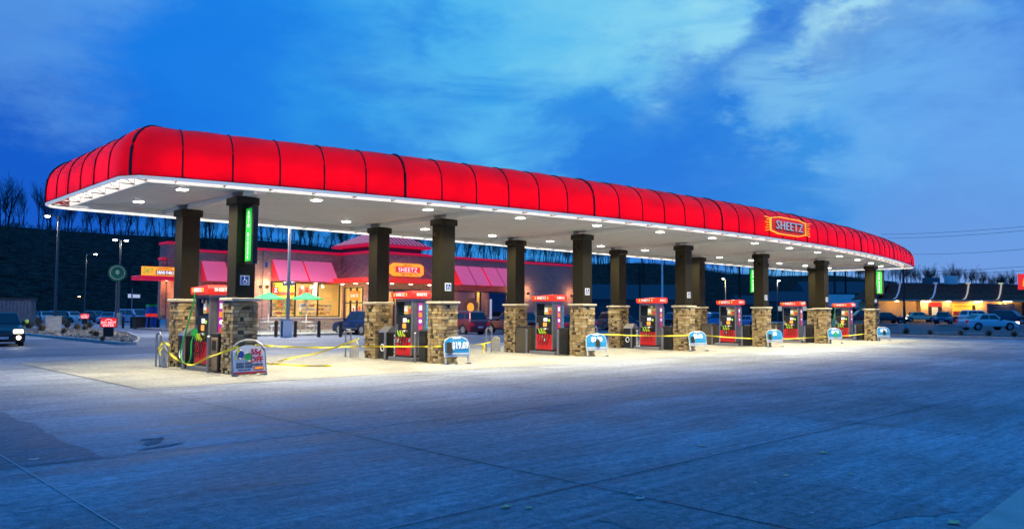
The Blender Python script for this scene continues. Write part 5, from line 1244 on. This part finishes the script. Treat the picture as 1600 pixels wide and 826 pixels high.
# planted strip and raised lot
struct('verge_strip', MB().prism([(53.7, -45), (58.5, -45), (58.5, 12), (53.7, 9)], 0, .13, 'z'), 'soil')
kb = B(53.5, 53.7, -45, 9, 0, .17).box(58.5, 58.7, -45, 12, 0, .30); struct('kerb_strip', kb, 'kerb', bevel=.02)
struct('road', MB().add([(59, -60, .02), (180, -60, LZ(180)), (180, 60, LZ(180)), (62, 26, .02)], [(0, 1, 2, 3)]), 'asphalt')
r = random.Random(9)
for i in range(12):
    y = -14+i*1.9; tuft(56.2+r.uniform(-.8, .8), y, r.uniform(.45, .75), 'low dark shrub in the planted strip right of the canopy', grp='low shrubs in the right planted strip')
# overhead wires
for i, (pa, pb) in enumerate((((1380, 366), (1700, 344)), ((1390, 372), (1700, 350)), ((1430, 397), (1700, 379)), ((1380, 424), (1700, 408)), ((1400, 428), (1700, 415)))):
    a = dep(pa[0], 200); b = dep(pb[0], 150)
    def hgt(px, py, D_):
        d_ = ray(px, py); f_ = Vector((math.sin(YAW), math.cos(YAW), 0)); return (CAM+d_*(D_/d_.dot(f_))).z
    a.z = hgt(*pa, 200); b.z = hgt(*pb, 150); P = [a+(b-a)*k/12+Vector((0, 0, -4*.6*(k/12)*(1-k/12))) for k in range(13)]
    tag(MB().tube(P, .035, 4).build('overhead_wire', 'wire'), 'thin overhead wire, %s from the top in the right hand sky' % ('first', 'second', 'third', 'fourth', 'fifth')[i], 'wire', 'overhead wires at the right')

# ------------------------------------------------------------------ hills
def hz_(x, y):
    base = min(1, max(0, (y-118-.02*x)/(150))); s_ = base*base*(3-2*base)
    top_ = 25.5+ (x+30)*.010 + 1.8*math.sin(x*.021)+1.0*math.sin(x*.05+1)
    if x > 420: top_ += 0
    return s_*top_*(1+.0) + (y > 270)*(y-270)*.004 + s_*(1-s_)*(1.8*math.sin(x*.06+y*.03))
hl = MB(); gx = [-260+i*14 for i in range(130)]; gy = [116+j*7 for j in range(24)]+[300, 340, 420, 600]
vs = [(x, y, hz_(x, y)-.3) for y in gy for x in gx]; nx = len(gx)
hl.add(vs, [(j*nx+i, j*nx+i+1, (j+1)*nx+i+1, (j+1)*nx+i) for j in range(len(gy)-1) for i in range(nx-1)])
struct('hill', hl, 'hill', smooth=True)
def tree_mesh(seed, h=12.5, spread=.42, lv=4):
    r = random.Random(seed); mb = MB()
    def br(p, d, ln_, rad, lev):
        n_ = 3 if lev < 2 else 2; pts = [p]; dd_ = d.copy()
        for i in range(n_):
            dd_ = (dd_+Vector((r.uniform(-.14, .14), r.uniform(-.14, .14), r.uniform(-.02, .10)))).normalized(); pts.append(pts[-1]+dd_*ln_/n_)
        mb.tube(pts, max(rad, .010), 5 if lev == 0 else 3, max(rad*.6, .008), caps=False)
        if lev >= lv: return
        kids = {0: 10, 1: 5, 2: 4, 3: 2, 4: 3}[lev]
        for k in range(kids):
            f = r.uniform(.30, 1.0) if lev == 0 else r.uniform(.25, 1.0); i = min(int(f*n_), n_-1); q = pts[i]+(pts[i+1]-pts[i])*(f*n_-i)
            a = r.uniform(0, 6.283); side = Vector((math.cos(a), math.sin(a), 0)); nd = (dd_*(1-spread)+side*spread*1.1+Vector((0, 0, .42))).normalized()
            br(q, nd, ln_*r.uniform(.42, .62), rad*(.46 if lev else .34), lev+1)
    br(Vector((0, 0, -.3)), Vector((0, 0, 1)), h*.70, h*.014, 0)
    me = mb.mesh('bare_tree'); me.materials.append(M['bark']); return me
TM = [tree_mesh(s_, 12.5, sp) for s_, sp in ((1, .40), (2, .5), (3, .34), (4, .45), (5, .52), (6, .38), (7, .46))]
r = random.Random(21); ntree = 0
def put_tree(x, y, s_, z, lab, grp):
    global ntree
    o = bpy.data.objects.new('bare_tree', TM[r.randrange(len(TM))]); col.objects.link(o); o.location = (x, y, z-.4); o.scale = (s_*r.uniform(.85, 1.1), s_*r.uniform(.85, 1.1), s_); o.rotation_euler = (0, 0, r.uniform(0, 6.28)); tag(o, lab, 'tree', grp); ntree += 1
x = 36
while x < 350 and ntree < 272:
    y = 262+r.uniform(-6, 16); put_tree(x, y, r.uniform(.6, 1.2), hz_(x, y), 'bare winter tree on the ridge behind the shop', 'bare trees along the ridge'); x += r.uniform(.5, 2.4) if x < 120 else r.uniform(.6, 2.2)
for i in range(22):
    x = r.uniform(60, 330); y = r.uniform(195, 250); put_tree(x, y, r.uniform(.55, .85), hz_(x, y), 'bare tree partway up the dark slope', 'bare trees on the slope')
far = MB()
for x in range(345, 1400, 4):
    me = TM[r.randrange(7)]; y = 262+r.uniform(0, 30); xx = x+r.uniform(-3, 3); s_ = r.uniform(.8, 1.5) if r.random() < .7 else r.uniform(1.3, 1.7)
    T = Matrix.Translation((xx, y, hz_(xx, y)-.5)) @ Matrix.Rotation(r.uniform(0, 6), 4, 'Z') @ Matrix.Scale(s_, 4)
    far.T = T; far.add([v.co for v in me.vertices], [tuple(p_.vertices) for p_ in me.polygons])
for i in range(130):
    me = TM[r.randrange(7)]; xx = 34+(r.random()**1.15)*330; y = 255+r.uniform(0, 26); s_ = r.uniform(.28, .62)
    far.T = Matrix.Translation((xx, y, hz_(xx, y)-.5)) @ Matrix.Rotation(r.uniform(0, 6), 4, 'Z') @ Matrix.Scale(s_, 4)
    k = len(me.vertices)//3; far.add([v.co for v in me.vertices], [tuple(p_.vertices) for p_ in me.polygons][:900])
far.T = Matrix(); tag(far.build('far_woodland', 'bark'), kind='stuff')
# leafless scrub that covers the slope
bs = MB(); r = random.Random(5)
for i in range(12000):
    x = 10+(r.random()**1.1)*700; y = r.uniform(122, 262); z = hz_(x, y)-.2; s_ = r.uniform(.6, 2.0)
    for k in range(7):
        a = r.uniform(0, 6.28); e = Vector((x+math.cos(a)*s_*.5, y+math.sin(a)*s_*.5, z+s_*r.uniform(.6, 1.2))); w_ = .022*s_
        bs.add([(x-w_, y, z), (x+w_, y, z), (e.x+w_*.5, e.y, e.z), (e.x-w_*.5, e.y, e.z+.1)], [(0, 1, 2, 3)])
tag(bs.build('hillside_scrub', 'brush'), kind='stuff')
# houses and sheds far off on the slope
def house(px, D_, w_, d_, h_, l, z=None, lit=None):
    p = dep(px, D_); z = hz_(p.x, p.y) if z is None else z
    t = thing('far_house', l, 'house', (p.x, p.y, z-.3), -YAW); B(-w_/2, w_/2, 0, d_, 0, h_).build('wall', 'house_wall', t)
    MB().add([(-w_/2-.3, -.3, h_), (w_/2+.3, -.3, h_), (w_/2+.3, d_+.3, h_), (-w_/2-.3, d_+.3, h_), (-w_/2-.3, d_/2, h_+d_*.3), (w_/2+.3, d_/2, h_+d_*.3)], [(0, 1, 5, 4), (3, 4, 5, 2), (0, 4, 3), (1, 2, 5)]).build('roof', 'house_roof', t)
    for x in (-w_/4, w_/5): B(x-.5, x+.5, -.06, -.002, h_*.35, h_*.7).build('window', 'cream_rib' if lit else 'car_glass', t)
house(985, 150, 22, 10, 4.5, 'low pale roofed house far behind the fourth back column', 0); house(1192, 260, 16, 10, 5, 'small house far off behind the bright lamp', None); house(1240, 200, 14, 9, 4, 'low house behind the sixth column pair', 1, True)
house(1330, 230, 26, 12, 6, 'wide building far off between the last columns', 2); house(1500, 330, 50, 15, 5, 'long low building on the skyline above the restaurant', 6)
p = dep(1315, 160); t = thing('box_lorry', 'white box lorry parked high behind the sixth and seventh columns', 'lorry', (p.x, p.y, 2.2), -YAW)
B(-3.4, 2.2, -1.2, 1.2, .9, 3.4).build('box_body', 'white', t); MB().prism([(2.3, .5), (4.0, .5), (4.0, 1.4), (3.5, 2.3), (2.3, 2.4)], -1.1, 1.1).build('cab', 'white', t)
for x in (-2.4, 3.1):
    for y in (-1.15, .9): MB().tube([(x, y, .45), (x, y+.25, .45)], .45, 14).build('wheel', 'tyre', t)
struct('bank', MB().prism([(-12, 0), (14, 0), (11, 2.3), (-9, 2.3)], -5, 30), 'hill').location = (p.x, p.y, -.05)
bpy.data.objects['bank'].rotation_euler = (0, 0, -YAW)
